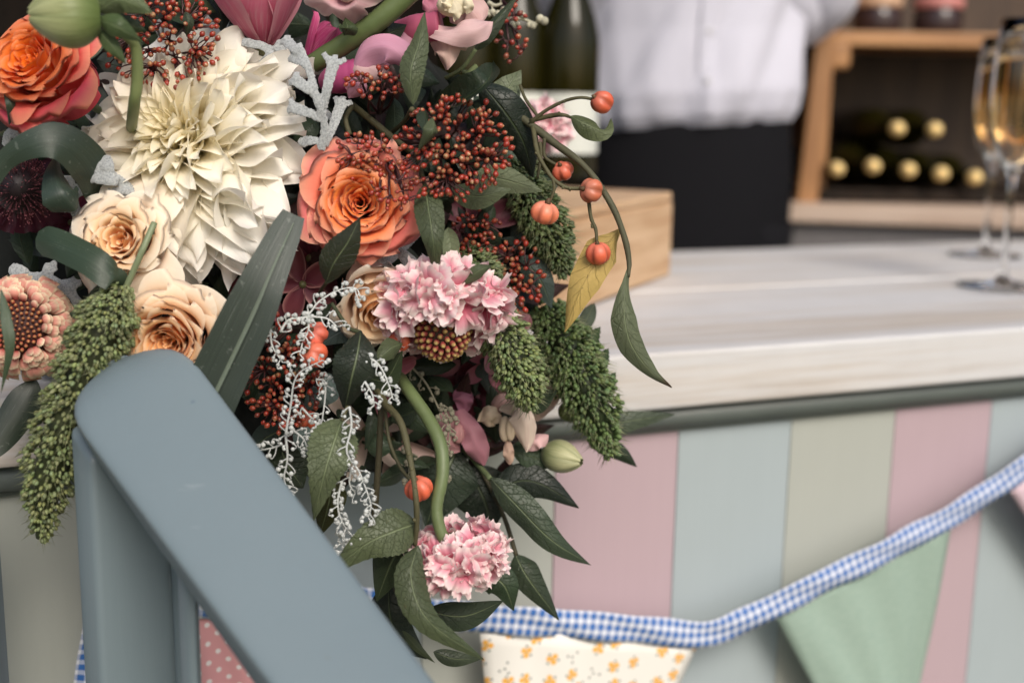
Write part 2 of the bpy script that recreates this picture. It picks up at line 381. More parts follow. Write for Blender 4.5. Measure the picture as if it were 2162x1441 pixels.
# edge boards at the left of the bar
lp = P(2, 1180, .665)
pb = wbox('painted_post', (lp[0]-.0465, lp[1]+.01, .55), (.075, .02, 1.085), M_blue, None, rot_z(.1), .002); tag(pb, 'blue painted wooden post beside the millet plume', 'post')
M_ow = wood('orange_wood', (.36, .16, .05), (.55, .29, .11), 1.5, 2, .5)
q = ray_plane(4, 700, (0, 0, CT), np.array([0, 0, 1.])); q = P(3, 300, .775); ob = wbox('wooden_upright', (q[0]-.037, q[1]+.02, CT+.26), (.04, .03, .52), M_ow, None, None, .003); tag(ob, 'orange brown timber upright beside the coral rose and dark scabious', 'upright')
# ------------------------------------------------------------------ wooden crate, bottles, flutes
ZT = np.array([0, 0, 1.0])
c1 = ray_plane(1415, 582, (0, 0, CT), ZT); c0 = ray_plane(1225, 655, (0, 0, CT), ZT)
cdx = nrm(c1-c0); cyaw = math.atan2(cdx[1], cdx[0]); cn = np.array([-cdx[1], cdx[0], 0])
M_crate = wood('pine_crate', (.42, .25, .13), (.60, .42, .26), 1.6, 0, .6)
CH, CL, CD = .084, .40, .26
cr = empty('wooden_crate', c1-cdx*CL/2+cn*CD/2, 'pale pine wine crate on the counter behind the berry branch', 'crate', rot_z(cyaw))
def cbox(name, x, y, z, s): o = link(name, box_mesh(name, *s, M_crate, .003), cr); o.location = (x, y, z); return o
cbox('front_board', 0, -CD/2+.006, CH/2+.001, (CL, .012, CH)); cbox('back_board', 0, CD/2-.006, CH/2+.001, (CL, .012, CH))
cbox('side_board', -CL/2+.006, 0, CH/2+.001, (.012, CD-.026, CH-.004)); cbox('side_board', CL/2-.006, 0, CH/2+.001, (.012, CD-.026, CH-.004))
for i in range(3): cbox('lid_board', 0, (i-1)*CD/3, CH+.0065, (CL-.004*(i % 2), CD/3-.002, .010))
bpy.context.view_layer.update()
def glass_mat(name, c, rough=.02, trans=1.0, ior=1.45):
    k = N(name); no = k.noise(k.obj(), 15, 2); k.P(Base_Color=k.mix(no, c, tuple(min(1, x*1.05) for x in c)), Roughness=rough, IOR=ior); k.b.inputs['Transmission Weight'].default_value = trans; k.b.inputs['Specular IOR Level'].default_value = .5 if trans else .3; return k.m
M_bottle = glass_mat('bottle_glass_dark_olive', (.012, .011, .002), .05, .0, 1.5)
M_label = plain('label_paper_cream', (.62, .64, .58), .7, 0, 60, .12)
M_foil = plain('black_foil', (.012, .012, .013), .35, 0, 50, .3)
bp = [(.001, .004), (.028, .002), (.036, .004), (.0375, .012), (.0375, .165), (.0365, .18), (.032, .20), (.024, .222), (.017, .242), (.0148, .26), (.0145, .30), (.0155, .301), (.0155, .312), (.013, .313), (.001, .313)]
V, Fc = lathe(bp, 40); bottle_me = mesh('glass_body', V, Fc, M_bottle)
lv, lf = lathe([(.0379, .034), (.0379, .108)], 40); label_me = mesh('label', lv, [f for i, f in enumerate(lf) if i < 26], M_label)
fv, ff = lathe([(.0153, .245), (.0150, .299), (.0160, .300), (.0160, .314), (.001, .3145)], 24); foil_me = mesh('foil_cap', fv, ff, M_foil)
ctop = CT+CH+.0125
for (bx, byy, lab, rz) in ((1197, 376, 'dark olive wine bottle with cream label beside the white shirt', -2.6), (1088, 374, 'wine bottle on the crate half hidden behind the coiled leaf', -2.9), (985, 380, 'wine bottle on the crate mostly hidden by snapdragon blooms', -2.2)):
    q = ray_plane(bx, byy-4, (0, 0, ctop), ZT)
    q = P(bx, byy, 1.52); q[2] = ctop
    e = empty('wine_bottle', q, lab, 'bottle', rot_z(rz), None)
    for nm, me in (('glass_body', bottle_me), ('label', label_me), ('foil_cap', foil_me)): link(nm, me, e)
M_glass = glass_mat('clear_glass', (.97, .98, .98), .0)
M_wine = glass_mat('sparkling_wine', (.95, .70, .38), .0, 1.0, 1.33)
fl = [(.001, 0.0), (.046, .0005), (.0475, .002), (.046, .0032), (.025, .005), (.008, .009), (.0045, .016), (.0038, .03), (.0036, .10), (.0042, .118), (.009, .128), (.018, .140), (.0255, .158), (.029, .185), (.030, .21), (.0285, .25), (.026, .285), (.0248, .285), (.0273, .25), (.0288, .21), (.0278, .186), (.0243, .160), (.0168, .143), (.007, .132), (.001, .130)]
fv_, ff_ = lathe(fl, 48); flute_me = mesh('glass', fv_, ff_, M_glass)
wl = [(.001, .1305), (.0068, .1325), (.0166, .1435), (.0240, .1604), (.0275, .1862), (.0285, .21), (.0277, .235), (.0272, .247), (.001, .247)]
wv_, wf_ = lathe(wl, 48); wine_me = mesh('sparkling_wine', wv_, wf_, M_wine)
for (x, yb, lab) in ((2116, 607, 'champagne flute of sparkling wine standing forward on the counter'), (2078, 541, 'champagne flute behind the other glass at the counter back edge')):
    q = ray_plane(x, yb, (0, 0, CT), ZT); q[2] = CT+.0005
    e = empty('champagne_flute', q, lab, 'glass'); link('glass', flute_me, e); link('sparkling_wine', wine_me, e)
# ------------------------------------------------------------------ shelf unit behind the bar
M_shelf = wood('warm_shelf_wood', (.24, .11, .04), (.44, .23, .095), 1.0, 0, .5)
M_shelfv = wood('warm_shelf_upright', (.24, .11, .04), (.44, .23, .095), 1.0, 2, .5)
Ds = 2.25
s0 = P(1722, 300, Ds); SY = s0[1]; SX = s0[0]
sh = empty('bottle_shelf', (SX+.3, SY+.15, .25), 'warm wood shelf rack holding jars and lying bottles', 'shelf')
zz = lambda y, D=Ds: P(1900, y, D)[2]
wbox('upright', (SX, SY, 1.36), (.038, .03, 1.3), M_shelfv, sh, Matrix.Rotation(.05, 3, 'Y'))
wbox('side_board', (SX+.02, SY+.15, 1.22), (.015, .27, .62), M_shelfv, sh)
wbox('shelf_board', (SX+.36, SY+.14, zz(86)), (.70, .30, .026), M_shelf, sh)
wbox('shelf_bracket', (SX+.035, SY+.01, zz(122)), (.04, .04, .05), M_shelf, sh, None, .01)
wbox('shelf_board', (SX+.36, SY+.14, zz(415)), (.70, .30, .024), M_dk, sh)
wbox('back_board', (SX+.36, SY+.30, 1.36), (.72, .012, 1.2), wood('shelf_back_brown', (.035, .02, .012), (.07, .042, .024), 1.0, 2, .6), sh)
wbox('upright', (SX+.73, SY, 1.36), (.038, .03, 1.3), M_shelfv, sh)
M_gold = plain('gold_foil', (.96, .70, .30), .35, .3, 90, .15, .3, 200)
gv, gf = lathe([(.0125, .25), (.0128, .30), (.0135, .315), (.0128, .326), (.009, .333), (.001, .335)], 24); gold_me = mesh('gold_cap', gv, gf, M_gold)
names = ['first', 'second', 'third', 'fourth', 'fifth']
RR = Matrix.Rotation(PI/2, 3, 'X')
rowz = zz(415)+.013+.0385
for i, (x, yv) in enumerate(((1773, 358), (1850, 352), (1926, 360), (1996, 368), (2068, 376))):
    q = P(x, yv, 2.20); e = empty('lying_bottle', (q[0], SY+.28, q[2]), 'gold capped bottle lying on the lower shelf, %s from the upright' % names[i], 'bottle', RR, 'bottles lying on the shelf')
    link('glass_body', bottle_me, e); link('gold_cap', gold_me, e)
for i, (x, yv) in enumerate(((1897, 272), (1976, 274))):
    q = P(x, yv, 2.20); e = empty('lying_bottle', (q[0], SY+.28, q[2]), 'gold capped bottle in the upper layer of lying bottles, %s the upright' % ('nearer' if i == 0 else 'farther from'), 'bottle', RR, 'bottles lying on the shelf')
    link('glass_body', bottle_me, e); link('gold_cap', gold_me, e)
for i, (x, c, lab) in enumerate(((1850, (.62, .40, .26), 'dark jar with tan lid on the upper shelf'), (1978, (.60, .24, .22), 'dark jar with pink lid on the upper shelf'))):
    q = P(x, 60, 2.3); e = empty('jar', (q[0], q[1], zz(86)+.0135), lab, 'jar')
    v, f = lathe([(.001, 0), (.042, .001), (.046, .01), (.046, .045), (.040, .052)], 28); link('body', mesh('body', v, f, glass_mat('jar_glass_%d' % i, (.05, .03, .03), .1, .3)), e)
    v, f = lathe([(.044, .050), (.047, .052), (.047, .068), (.043, .071), (.001, .071)], 28); link('lid', mesh('lid', v, f, plain('jar_lid_%d' % i, c, .5)), e)
bn = empty('back_bench', (SX+.3, SY-.05, .25), 'low back bench with pale plank top under the shelf', 'bench', rot_z(-.20))
M_bt = wood('bench_plank', (.40, .29, .22), (.52, .41, .33), 1.0, 0, .6); M_bg = plain('bench_grey', (.16, .15, .15), .6)
q = P(1960, 452, 2.24)
for nm, s, z, mt in (('bench_top', (1.0, .20, .035), q[2], M_bt), ('bench_front', (.99, .02, .80), q[2]-.42, M_bg)):
    o = link(nm, box_mesh(nm, *s, mt, .004)); M = rot_z(-.2).to_4x4(); M.translation = Vector((q[0]+.13, q[1]+(0 if nm == 'bench_top' else -.07), z)); o.matrix_world = M; wparent(o, bn)
# ------------------------------------------------------------------ person behind the counter
FLZ = .25; pc = P(1455, 280, 2.12); px_, py_ = pc[0], pc[1]
per = empty('person', (px_, py_, FLZ), 'person in a white button shirt and black trousers standing behind the counter', 'person', rot_z(0))
def matte(m, v=.08):
    m.node_tree.nodes['Principled BSDF'].inputs['Specular IOR Level'].default_value = v; return m
M_skin = plain('skin', (.50, .30, .22), .5, 0, 40, .15, .1)
M_trou = matte(plain('trouser_black', (.011, .011, .013), .9, 0, 300, .3, .4, 900)); matte(M_dk, .15); matte(M_white, .2)
kS = N('shirt_cotton_white'); kn = kS.noise(kS.obj(), 900, 2); kS.P(Base_Color=kS.mix(kn, (.52, .52, .60), (.58, .58, .66)), Roughness=.8); kS.bump(kS.noise(kS.scale(kS.obj(), 14, 14, 5), 1.0, 3), .35, .012); kS.b.inputs['Sheen Weight'].default_value = .2
M_shirt = kS.m
def skin_body():
    vs, es, rs = [], [], []
    def ch(parent, pts):
        last = parent
        for (x, y, z, r) in pts:
            vs.append((px_+x, py_+y, FLZ+z)); rs.append(r); i = len(vs)-1
            if last is not None: es.append((last, i))
            last = i
        return last
    pel = ch(None, [(0, 0, .95, .125)])
    ab = ch(pel, [(0, 0, 1.10, .115), (0, 0, 1.28, .125), (0, .01, 1.42, .10)])
    nk = ch(ab, [(0, 0, 1.50, .052), (0, -.01, 1.57, .055), (0, -.02, 1.63, .085), (0, -.02, 1.72, .09), (0, -.01, 1.78, .055)])
    for s in (-1, 1):
        el = P(1455+s*242, 42, 2.14); el = (el[0]-px_, el[1]-py_, el[2]-FLZ)
        wr = P(1455+s*115, -150, 1.95); wr = (wr[0]-px_, wr[1]-py_, wr[2]-FLZ)
        hd = ch(ab, [(s*.17, .01, 1.40, .055), (s*.20, .01, 1.32, .048), (*el, .038), tuple((el[j]+wr[j])/2 for j in range(3))+(.036,), (*wr, .026), (wr[0]-s*.03, wr[1]-.02, wr[2]+.03, .024), (wr[0]-s*.05, wr[1]-.03, wr[2]+.045, .022)])
        for kf in range(4): ch(hd, [(wr[0]-s*.08, wr[1]-.03-.006*kf, wr[2]+.075-.02*kf, .009), (wr[0]-s*(.105-.004*kf), wr[1]-.045, wr[2]+.08-.02*kf, .008), (wr[0]-s*(.11-.004*kf), wr[1]-.065, wr[2]+.07-.02*kf, .007)])
        ch(hd-1, [(wr[0]-s*.045, wr[1]-.055, wr[2]+.06, .010), (wr[0]-s*.065, wr[1]-.075, wr[2]+.075, .009)])
        ch(pel, [(s*.09, 0, .86, .088), (s*.10, 0, .50, .058), (s*.10, .01, .10, .038), (s*.10, -.02, .045, .04), (s*.11, -.14, .035, .032)])
    me = bpy.data.meshes.new('body'); me.from_pydata(vs, es, []); o = link('body', me)
    sk = o.modifiers.new('skin', 'SKIN'); sk.use_smooth_shade = True
    for i, r in enumerate(rs): me.skin_vertices[0].data[i].radius = (r*.92, r*.80)
    me.skin_vertices[0].data[0].use_root = True
    sb = o.modifiers.new('sub', 'SUBSURF'); sb.levels = 1; sb.render_levels = 2; me.materials.append(M_skin); return o
wparent(skin_body(), per)
# shirt torso: folds run diagonally, cloth blouses over the waistband
nz, na = 70, 120; X = np.zeros((nz, na+1, 3))
for i in range(nz):
    t = i/(nz-1); z = 1.03+t*.465
    a0 = np.interp(t, [0, .04, .12, .35, .65, .85, 1], [.176, .186, .194, .186, .192, .20, .09]); b0 = np.interp(t, [0, .04, .12, .35, .65, .85, 1], [.112, .128, .138, .132, .138, .125, .07])
    for j in range(na+1):
        th = 2*PI*j/na; cx, cy = math.cos(th), math.sin(th)
        w_ = .0055*math.sin(7*th-10*t+1.2*math.sin(3*t+th)) + .007*abs(math.sin(5*th-7*t)) + .003*math.sin(17*th+9*t+2)*math.exp(-5*t)
        dz = .012*cx*(1-t)
        X[i, j] = (px_+cx*(a0+w_), py_-.0+cy*(b0+w_), FLZ+z+dz)
o = link('shirt', sheet_mesh('shirt', X, M_shirt)); wparent(o, per); shirt = o
pk = np.zeros((40, 5, 3))
for i in range(40):
    t = i/39; ii = int(t*50)+3
    for j in range(5):
        p_ = X[ii, int(na*.75)-2+j]; pk[i, j] = (px_+.006+(j-2)*.0075, p_[1]-.0035-(.0015 if 0 < j < 4 else 0), p_[2])
o = link('button_placket', sheet_mesh('placket', pk, M_shirt)); wparent(o, shirt)
bv_, bf_ = lathe([(.001, .002), (.004, .0025), (.0055, .001), (.0055, 0)], 14); bme = mesh('button', bv_, bf_, plain('button_pearl', (.6, .6, .62), .3))
for t in (.18, .42, .66, .9):
    p_ = pk[int(t*39), 2]; o = link('button', bme); M = Matrix.Rotation(PI/2, 4, 'X'); M.translation = Vector((p_[0], p_[1]-.002, p_[2])); o.matrix_world = M; wparent(o, shirt)
for s in (-1, 1):
    el = P(1455+s*238, 30, 2.14); wr = P(1455+s*140, -120, 1.97); shd = np.array([px_+s*.165, py_+.01, FLZ+1.40])
    pts = spline([shd, shd+np.array([s*.05, 0, -.12]), el-np.array([0, 0, -.02]), el+(wr-el)*.25+np.array([0, -.02, -.01]), wr], 40)
    b = Buf(); rd = np.interp(np.linspace(0, 1, 40), [0, .15, .5, .6, .9, 1], [.07, .082, .068, .07, .056, .045])
    rd = rd*(1+.025*np.sin(np.linspace(0, 34, 40))+.02*np.sin(np.linspace(0, 61, 40)+s)); tube(b, pts, rd, 20); o = link('shirt_sleeve', b.mesh('sleeve', M_shirt)); wparent(o, shirt)
tb = Buf()
X2 = np.zeros((14, 61, 3))
for i in range(14):
    t = i/13; z = FLZ+1.055-t*.26
    for j in range(61):
        th = 2*PI*j/60; X2[i, j] = (px_+math.cos(th)*(.176+.012*math.sin(PI*t*.8)), py_+math.sin(th)*(.114+.016*t), z+.012*math.cos(th)*(1-t))
o = link('trousers', sheet_mesh('trousers', X2, M_trou)); wparent(o, per); tro = o
for s in (-1, 1):
    b = Buf(); zs = np.linspace(.86, .06, 16); tube(b, [np.array([px_+s*(.095+.005*(.86-z_)), py_, FLZ+z_]) for z_ in zs], np.linspace(.1, .06, 16)*(1+.02*np.sin(zs*30)), 22); o = link('trouser_leg', b.mesh('leg', M_trou)); wparent(o, tro)
    sb = Buf(); tube(sb, [np.array([px_+s*.11, py_+.06, FLZ+.04]), np.array([px_+s*.11, py_-.05, FLZ+.045]), np.array([px_+s*.115, py_-.16, FLZ+.032]), np.array([px_+s*.115, py_-.19, FLZ+.028])], [.04, .044, .036, .02], 14); o = link('shoe', sb.mesh('shoe', M_foil)); wparent(o, per)
hb = Buf(); v, f = ball(18, 12); v = np.array(v)*np.array([.085, .10, .095])+np.array([px_, py_+.012, FLZ+1.715]); hb.add(v, f, (.05, .03, .02)); o = link('hair', hb.mesh('hair', plain('hair_brown', (.03, .018, .01), .6, 0, 200, .5, .6, 300))); wparent(o, per)
# ------------------------------------------------------------------ bunting
PO = bar(0, .026, 0)
def on_panel(x, y, off): return ray_plane(x, y, PO-DIRN*off, DIRN)
kG = N('gingham_blue_white'); uvn = kG.uv(); sx = kG.n('SeparateXYZ'); kG.set(sx.inputs[0], uvn)
def band(s, f): return kG.ss(kG.math('ABSOLUTE', kG.math('SUBTRACT', kG.math('FRACT', kG.math('MULTIPLY', s, f)), .5)), .25, .31)
gu, gv2 = band(sx.outputs[0], 3.0), band(sx.outputs[1], 92.0)
gf_ = kG.math('ADD', kG.math('MULTIPLY', gu, .5), kG.math('MULTIPLY', gv2, .5))
gc = kG.mix(gf_, (.028, .12, .37), (.68, .70, .75)); kG.P(Base_Color=gc, Roughness=.85); kG.bump(kG.noise(kG.obj(), 800, 2), .3, .0005)
bun = empty('bunting', on_panel(1480, 1335, .05), 'gingham ribbon bunting with fabric flags slung along the striped bar front', 'bunting')
rp = [(166, 1640, .03), (196, 1440, .03), (214, 1310, .035), (250, 1240, .05), (430, 1268, .05), (700, 1268, .05), (945, 1298, .045), (1130, 1312, .045), (1330, 1326, .045), (1480, 1338, .045), (1580, 1305, .045), (1700, 1245, .045), (1850, 1172, .045), (1990, 1098, .04), (2100, 1030, .04), (2162, 985, .04), (2300, 890, .03), (2500, 760, .02)]
path = spline([on_panel(*p) for p in rp], 900); al = np.r_[0, np.cumsum(np.linalg.norm(np.diff(path, axis=0), axis=1))]; path = np.stack([np.interp(np.linspace(0, al[-1], 240), al, path[:, j]) for j in range(3)], -1); gv2.node.inputs[0].links[0].from_node.inputs[0].links[0].from_node.inputs[0].links[0].from_node.inputs[0].links[0].from_node.inputs[1].default_value = round(al[-1]/.0076); Tn = np.gradient(path, axis=0)
X = np.zeros((240, 7, 3))
for i in range(240):
    t = nrm(Tn[i]); sd = nrm(np.cross(t, -DIRN)); sd = sd if sd[2] > 0 else -sd
    for j in range(7): X[i, j] = path[i]+sd*(j-3)/3*0.0115*(1+.05*math.sin(i*.5))-DIRN*(.0016*math.cos((j-3)/3*PI/2)+.0012*math.sin(i*.37+j))
o = link('ribbon', sheet_mesh('ribbon', X, kG.m)); wparent(o, bun); sm = o.modifiers.new('s', 'SOLIDIFY'); sm.thickness = .0008
kW = N('fabric_mint'); wn = kW.n('TexWave', wave_type='BANDS', bands_direction='DIAGONAL'); kW.set(wn.inputs['Vector'], kW.uv()); wn.inputs['Scale'].default_value = 45
n3 = kW.noise(kW.scale(kW.uv(), 4, 9, 1), 3, 3); kW.P(Base_Color=kW.mix(n3, (.25, .35, .29), (.34, .44, .375)), Roughness=.85); kW.bump(wn.outputs[0], .3, .0008)
kP = N('fabric_pink_dots'); v2 = kP.n('TexVoronoi'); uvp = kP.scale(kP.uv(), 6.5, 6.5, 0); k_rot = kP.n('Mapping'); kP.set(k_rot.inputs[0], uvp); k_rot.inputs['Rotation'].default_value = (0, 0, .78); kP.set(v2.inputs['Vector'], k_rot.outputs[0]); v2.inputs['Scale'].default_value = 1.6; v2.inputs['Randomness'].default_value = 0
kP.P(Base_Color=kP.mix(kP.ss(v2.outputs['Distance'], .17, .21), (.82, .76, .76), (.70, .34, .355)), Roughness=.85); kP.bump(kP.noise(kP.obj(), 900, 2), .3, .0005)
kY = N('fabric_yellow_floral'); uvy = kY.scale(kY.uv(), 5.4, 5.4, 0)
vy = kY.n('TexVoronoi', voronoi_dimensions='2D'); kY.set(vy.inputs['Vector'], uvy); vy.inputs['Scale'].default_value = 1.0; vy.inputs['Randomness'].default_value = .55
rel = kY.n('VectorMath', operation='SUBTRACT'); kY.set(rel.inputs[0], uvy); kY.set(rel.inputs[1], vy.outputs['Position'])
sc_ = kY.n('SeparateColor'); kY.set(sc_.inputs[0], vy.outputs['Color'])
rt_ = kY.n('VectorRotate', rotation_type='Z_AXIS'); kY.set(rt_.inputs['Vector'], rel.outputs[0]); kY.set(rt_.inputs['Angle'], kY.math('MULTIPLY', sc_.outputs[0], 6.28))
def dots(lst, rad):
    o_ = None
    for (dx, dy) in lst:
        ds_ = kY.n('VectorMath', operation='DISTANCE'); kY.set(ds_.inputs[0], rt_.outputs[0]); ds_.inputs[1].default_value = (dx, dy, 0); f_ = kY.math('SUBTRACT', 1.0, kY.ss(ds_.outputs['Value'], rad*.8, rad*1.15)); o_ = f_ if o_ is None else kY.math('MAXIMUM', o_, f_)
    return o_
yel = kY.math('MULTIPLY', dots([(0, .14), (-.13, -.08), (.13, -.08)], .125), kY.ss(sc_.outputs[1], .08, .10)); grn = dots([(.02, -.02), (.24, .10), (-.22, .13), (.05, -.25)], .06)
fc_ = kY.mix(grn, (.76, .74, .69), (.20, .22, .20)); fc_ = kY.mix(yel, fc_, (.80, .40, .06))
kY.P(Base_Color=fc_, Roughness=.85); kY.bump(kY.noise(kY.obj(), 900, 2), .3, .0005)
M_pf = plain('fabric_pale_pink', (.66, .50, .56), .85, 0, 60, .1, .3, 800)
def flag(pl, pr, apex, mat, off, bil):
    a, b, c = on_panel(*pl, off), on_panel(*pr, off), on_panel(*apex, off*.6)
    n_ = 26; X = np.zeros((n_, 21, 3))
    for i in range(n_):
        v = i/(n_-1); l = a+(c-a)*v; r = b+(c-b)*v
        for j in range(21):
            u = j/20; X[i, j] = l+(r-l)*u-DIRN*(bil*math.sin(u*PI*1.3+.4)*math.sin(min(v*2.2, 1.6))+.003*math.sin(u*9+v*5)*v+.0015*math.sin(u*23-v*9))
    me = sheet_mesh('flag', X, mat); uvl = me.uv_layers[0].data; vi = np.empty(len(me.loops), np.int32); me.loops.foreach_get('vertex_index', vi); Q = X.reshape(-1, 3)-a
    uvl.foreach_set('uv', np.stack([(Q@DIRX)*10, Q[:, 2]*10], -1)[vi].astype(np.float32).ravel())    # print in units of 10 cm
    o = link('flag', me); wparent(o, bun); s_ = o.modifiers.new('s', 'SOLIDIFY'); s_.thickness = .0006; return o
flag((1012, 1322), (1478, 1352), (1100, 2180), kY.m, .0435, .006)
flag((1632, 1290), (2012, 1098), (1905, 1800), kW.m, .039, .010)
flag((2128, 1030), (2420, 830), (2380, 1420), M_pf, .0385, .008)
flag((345, 1252), (720, 1268), (520, 1900), kP.m, .0485, .004)
# ================================================================== FLOWERS
lerp = lambda a, b, t: a+(b-a)*t
def mixc(a, b, t): t = np.asarray(t)[..., None]; return np.asarray(a)*(1-t)+np.asarray(b)*t
def sstep(x, a, b): t = np.clip((np.asarray(x, float)-a)/(b-a), 0, 1); return t*t*(3-2*t)
def grid(nv, nu): vv, uu = np.meshgrid(np.linspace(0, 1, nv), np.linspace(-1, 1, nu), indexing='ij'); return vv, uu
# ---- rose: nested cupped petals, local +z is the way the flower faces
def rose(name, x, y, D, face, Rpx, label, mat, pal, N=40, depth=.95, seed=1, spin=0., openness=1.0, swirl=1.0):
    g = np.random.default_rng(seed); R = px(Rpx, D)
    rt = face_rot(cw(*face), spin); e = empty(name, P(x, y, D), label, 'rose', rt)
    inner, midc, outer, edge = [np.array(c) for c in pal]
    nv, nu = 14, 21; vv, uu = grid(nv, nu); ang = 0.
    for i in range(N):
        t = (i+.5)/N
        ang += 2.39996+g.uniform(-.35, .35)
        hw = lerp(1.9, 1.0, t**.55)*g.uniform(.9, 1.1)
        rb = R*(.012+.50*t); rtop = R*(.04+.76*t**.95)*g.uniform(.95, 1.05)
        ztop = R*depth*g.uniform(.95, 1.05)*(.60+.20*math.sin(PI*min(t*1.25, 1)) - .34*max(0, t-.62)**1.3*2.2*openness); zb = -R*.35*depth
        top = 1-.08*uu**2-.34*np.abs(uu)**5+g.uniform(0, .05)*np.exp(-(uu/.30)**2)+.010*np.sin(6*uu+i)
        v = vv*top
        rr = rb+(rtop-rb)*v**lerp(.75, 1.25, t)
        zz_ = zb+(ztop-zb)*(1-(1-v)**1.5)
        cst = lerp(.82, .62, t); cu = np.clip((v-cst)/(1-cst), 0, 1.2)
        fl_ = lerp(.02, .26, t**1.6)*g.uniform(.6, 1.4)*openness
        rr = rr+R*fl_*cu**2; zz_ = zz_-R*fl_*.75*cu**2.6
        ph = g.uniform(0, 6.28, 4)
        wob = R*(.014+.030*t)*(np.sin(2.3*uu+ph[0])*v**2+.6*np.sin(5.5*uu+ph[1]+2*v)*v**3)+R*.012*np.sin(9*uu+ph[2])*v**6
        rr = rr+wob; zz_ = zz_+R*.03*np.sin(3.1*uu+ph[3])*v**2
        th = ang+uu*hw*(1-.25*(1-vv))+swirl*.35*(1-t)*v
        rr = rr*(1+.10*uu*(1-t*.6))                    # one edge tucks under its neighbour
        X = np.stack([rr*np.cos(th), rr*np.sin(th), zz_], -1)
        c = mixc(inner, midc, np.full_like(vv, sstep(t, .15, .65))); c = c+(outer-c)*(sstep(t, .55, .95))*np.ones_like(c)
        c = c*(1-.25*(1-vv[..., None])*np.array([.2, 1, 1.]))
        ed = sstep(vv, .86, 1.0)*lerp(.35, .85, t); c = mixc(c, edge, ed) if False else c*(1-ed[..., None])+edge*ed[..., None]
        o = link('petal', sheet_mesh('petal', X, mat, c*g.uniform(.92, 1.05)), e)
    b = Buf(); tube(b, [(0, 0, -R*.3), (0, 0, -R*.7), (.01*R, 0, -R*1.1)], [R*.20, R*.07, R*.05], 8, (.09, .13, .05)); link('stem', b.mesh('stem', M_stem), e)
    return e
OR = ((.94, .25, .02), (.94, .25, .07), (.80, .11, .17), (.86, .38, .22))
OR2 = ((.96, .30, .05), (.96, .31, .12), (.90, .24, .23), (.92, .50, .34))
PE = ((.99, .60, .26), (.98, .68, .38), (.97, .82, .62), (.97, .88, .74))
PC_ = ((.98, .64, .30), (.97, .79, .54), (.96, .88, .73), (.96, .91, .80))
rose('coral_rose', 122, 168, .675, (-.27, .27, .92), 150, 'coral and orange rose beneath the green bud', M_rose_o, OR, 38, 1.0, 3, .4, 1.0)
rose('coral_rose', 762, 432, .685, (.08, -.02, 1), 150, 'orange rose between the cream dahlia and the red berry cluster', M_rose_o, OR2, 42, .8, 11, 1.0, 1.0)
rose('peach_rose', 275, 514, .668, (-.05, .08, 1), 136, 'small pale peach rose with tight spiral below the cream dahlia', M_rose_p, PC_, 27, .75, 5, 2., 1.5)
rose('peach_rose', 372, 700, .672, (.02, -.30, .95), 150, 'large open peach rose behind the blue rail', M_rose_p, PE, 38, .85, 8, .3, 1.0)
rose('peach_rose', 785, 612, .70, (.30, -.55, .78), 118, 'half hidden pale peach rose above the white bud sprays', M_rose_p, PC_, 18, 1.25, 9, .9, .7)
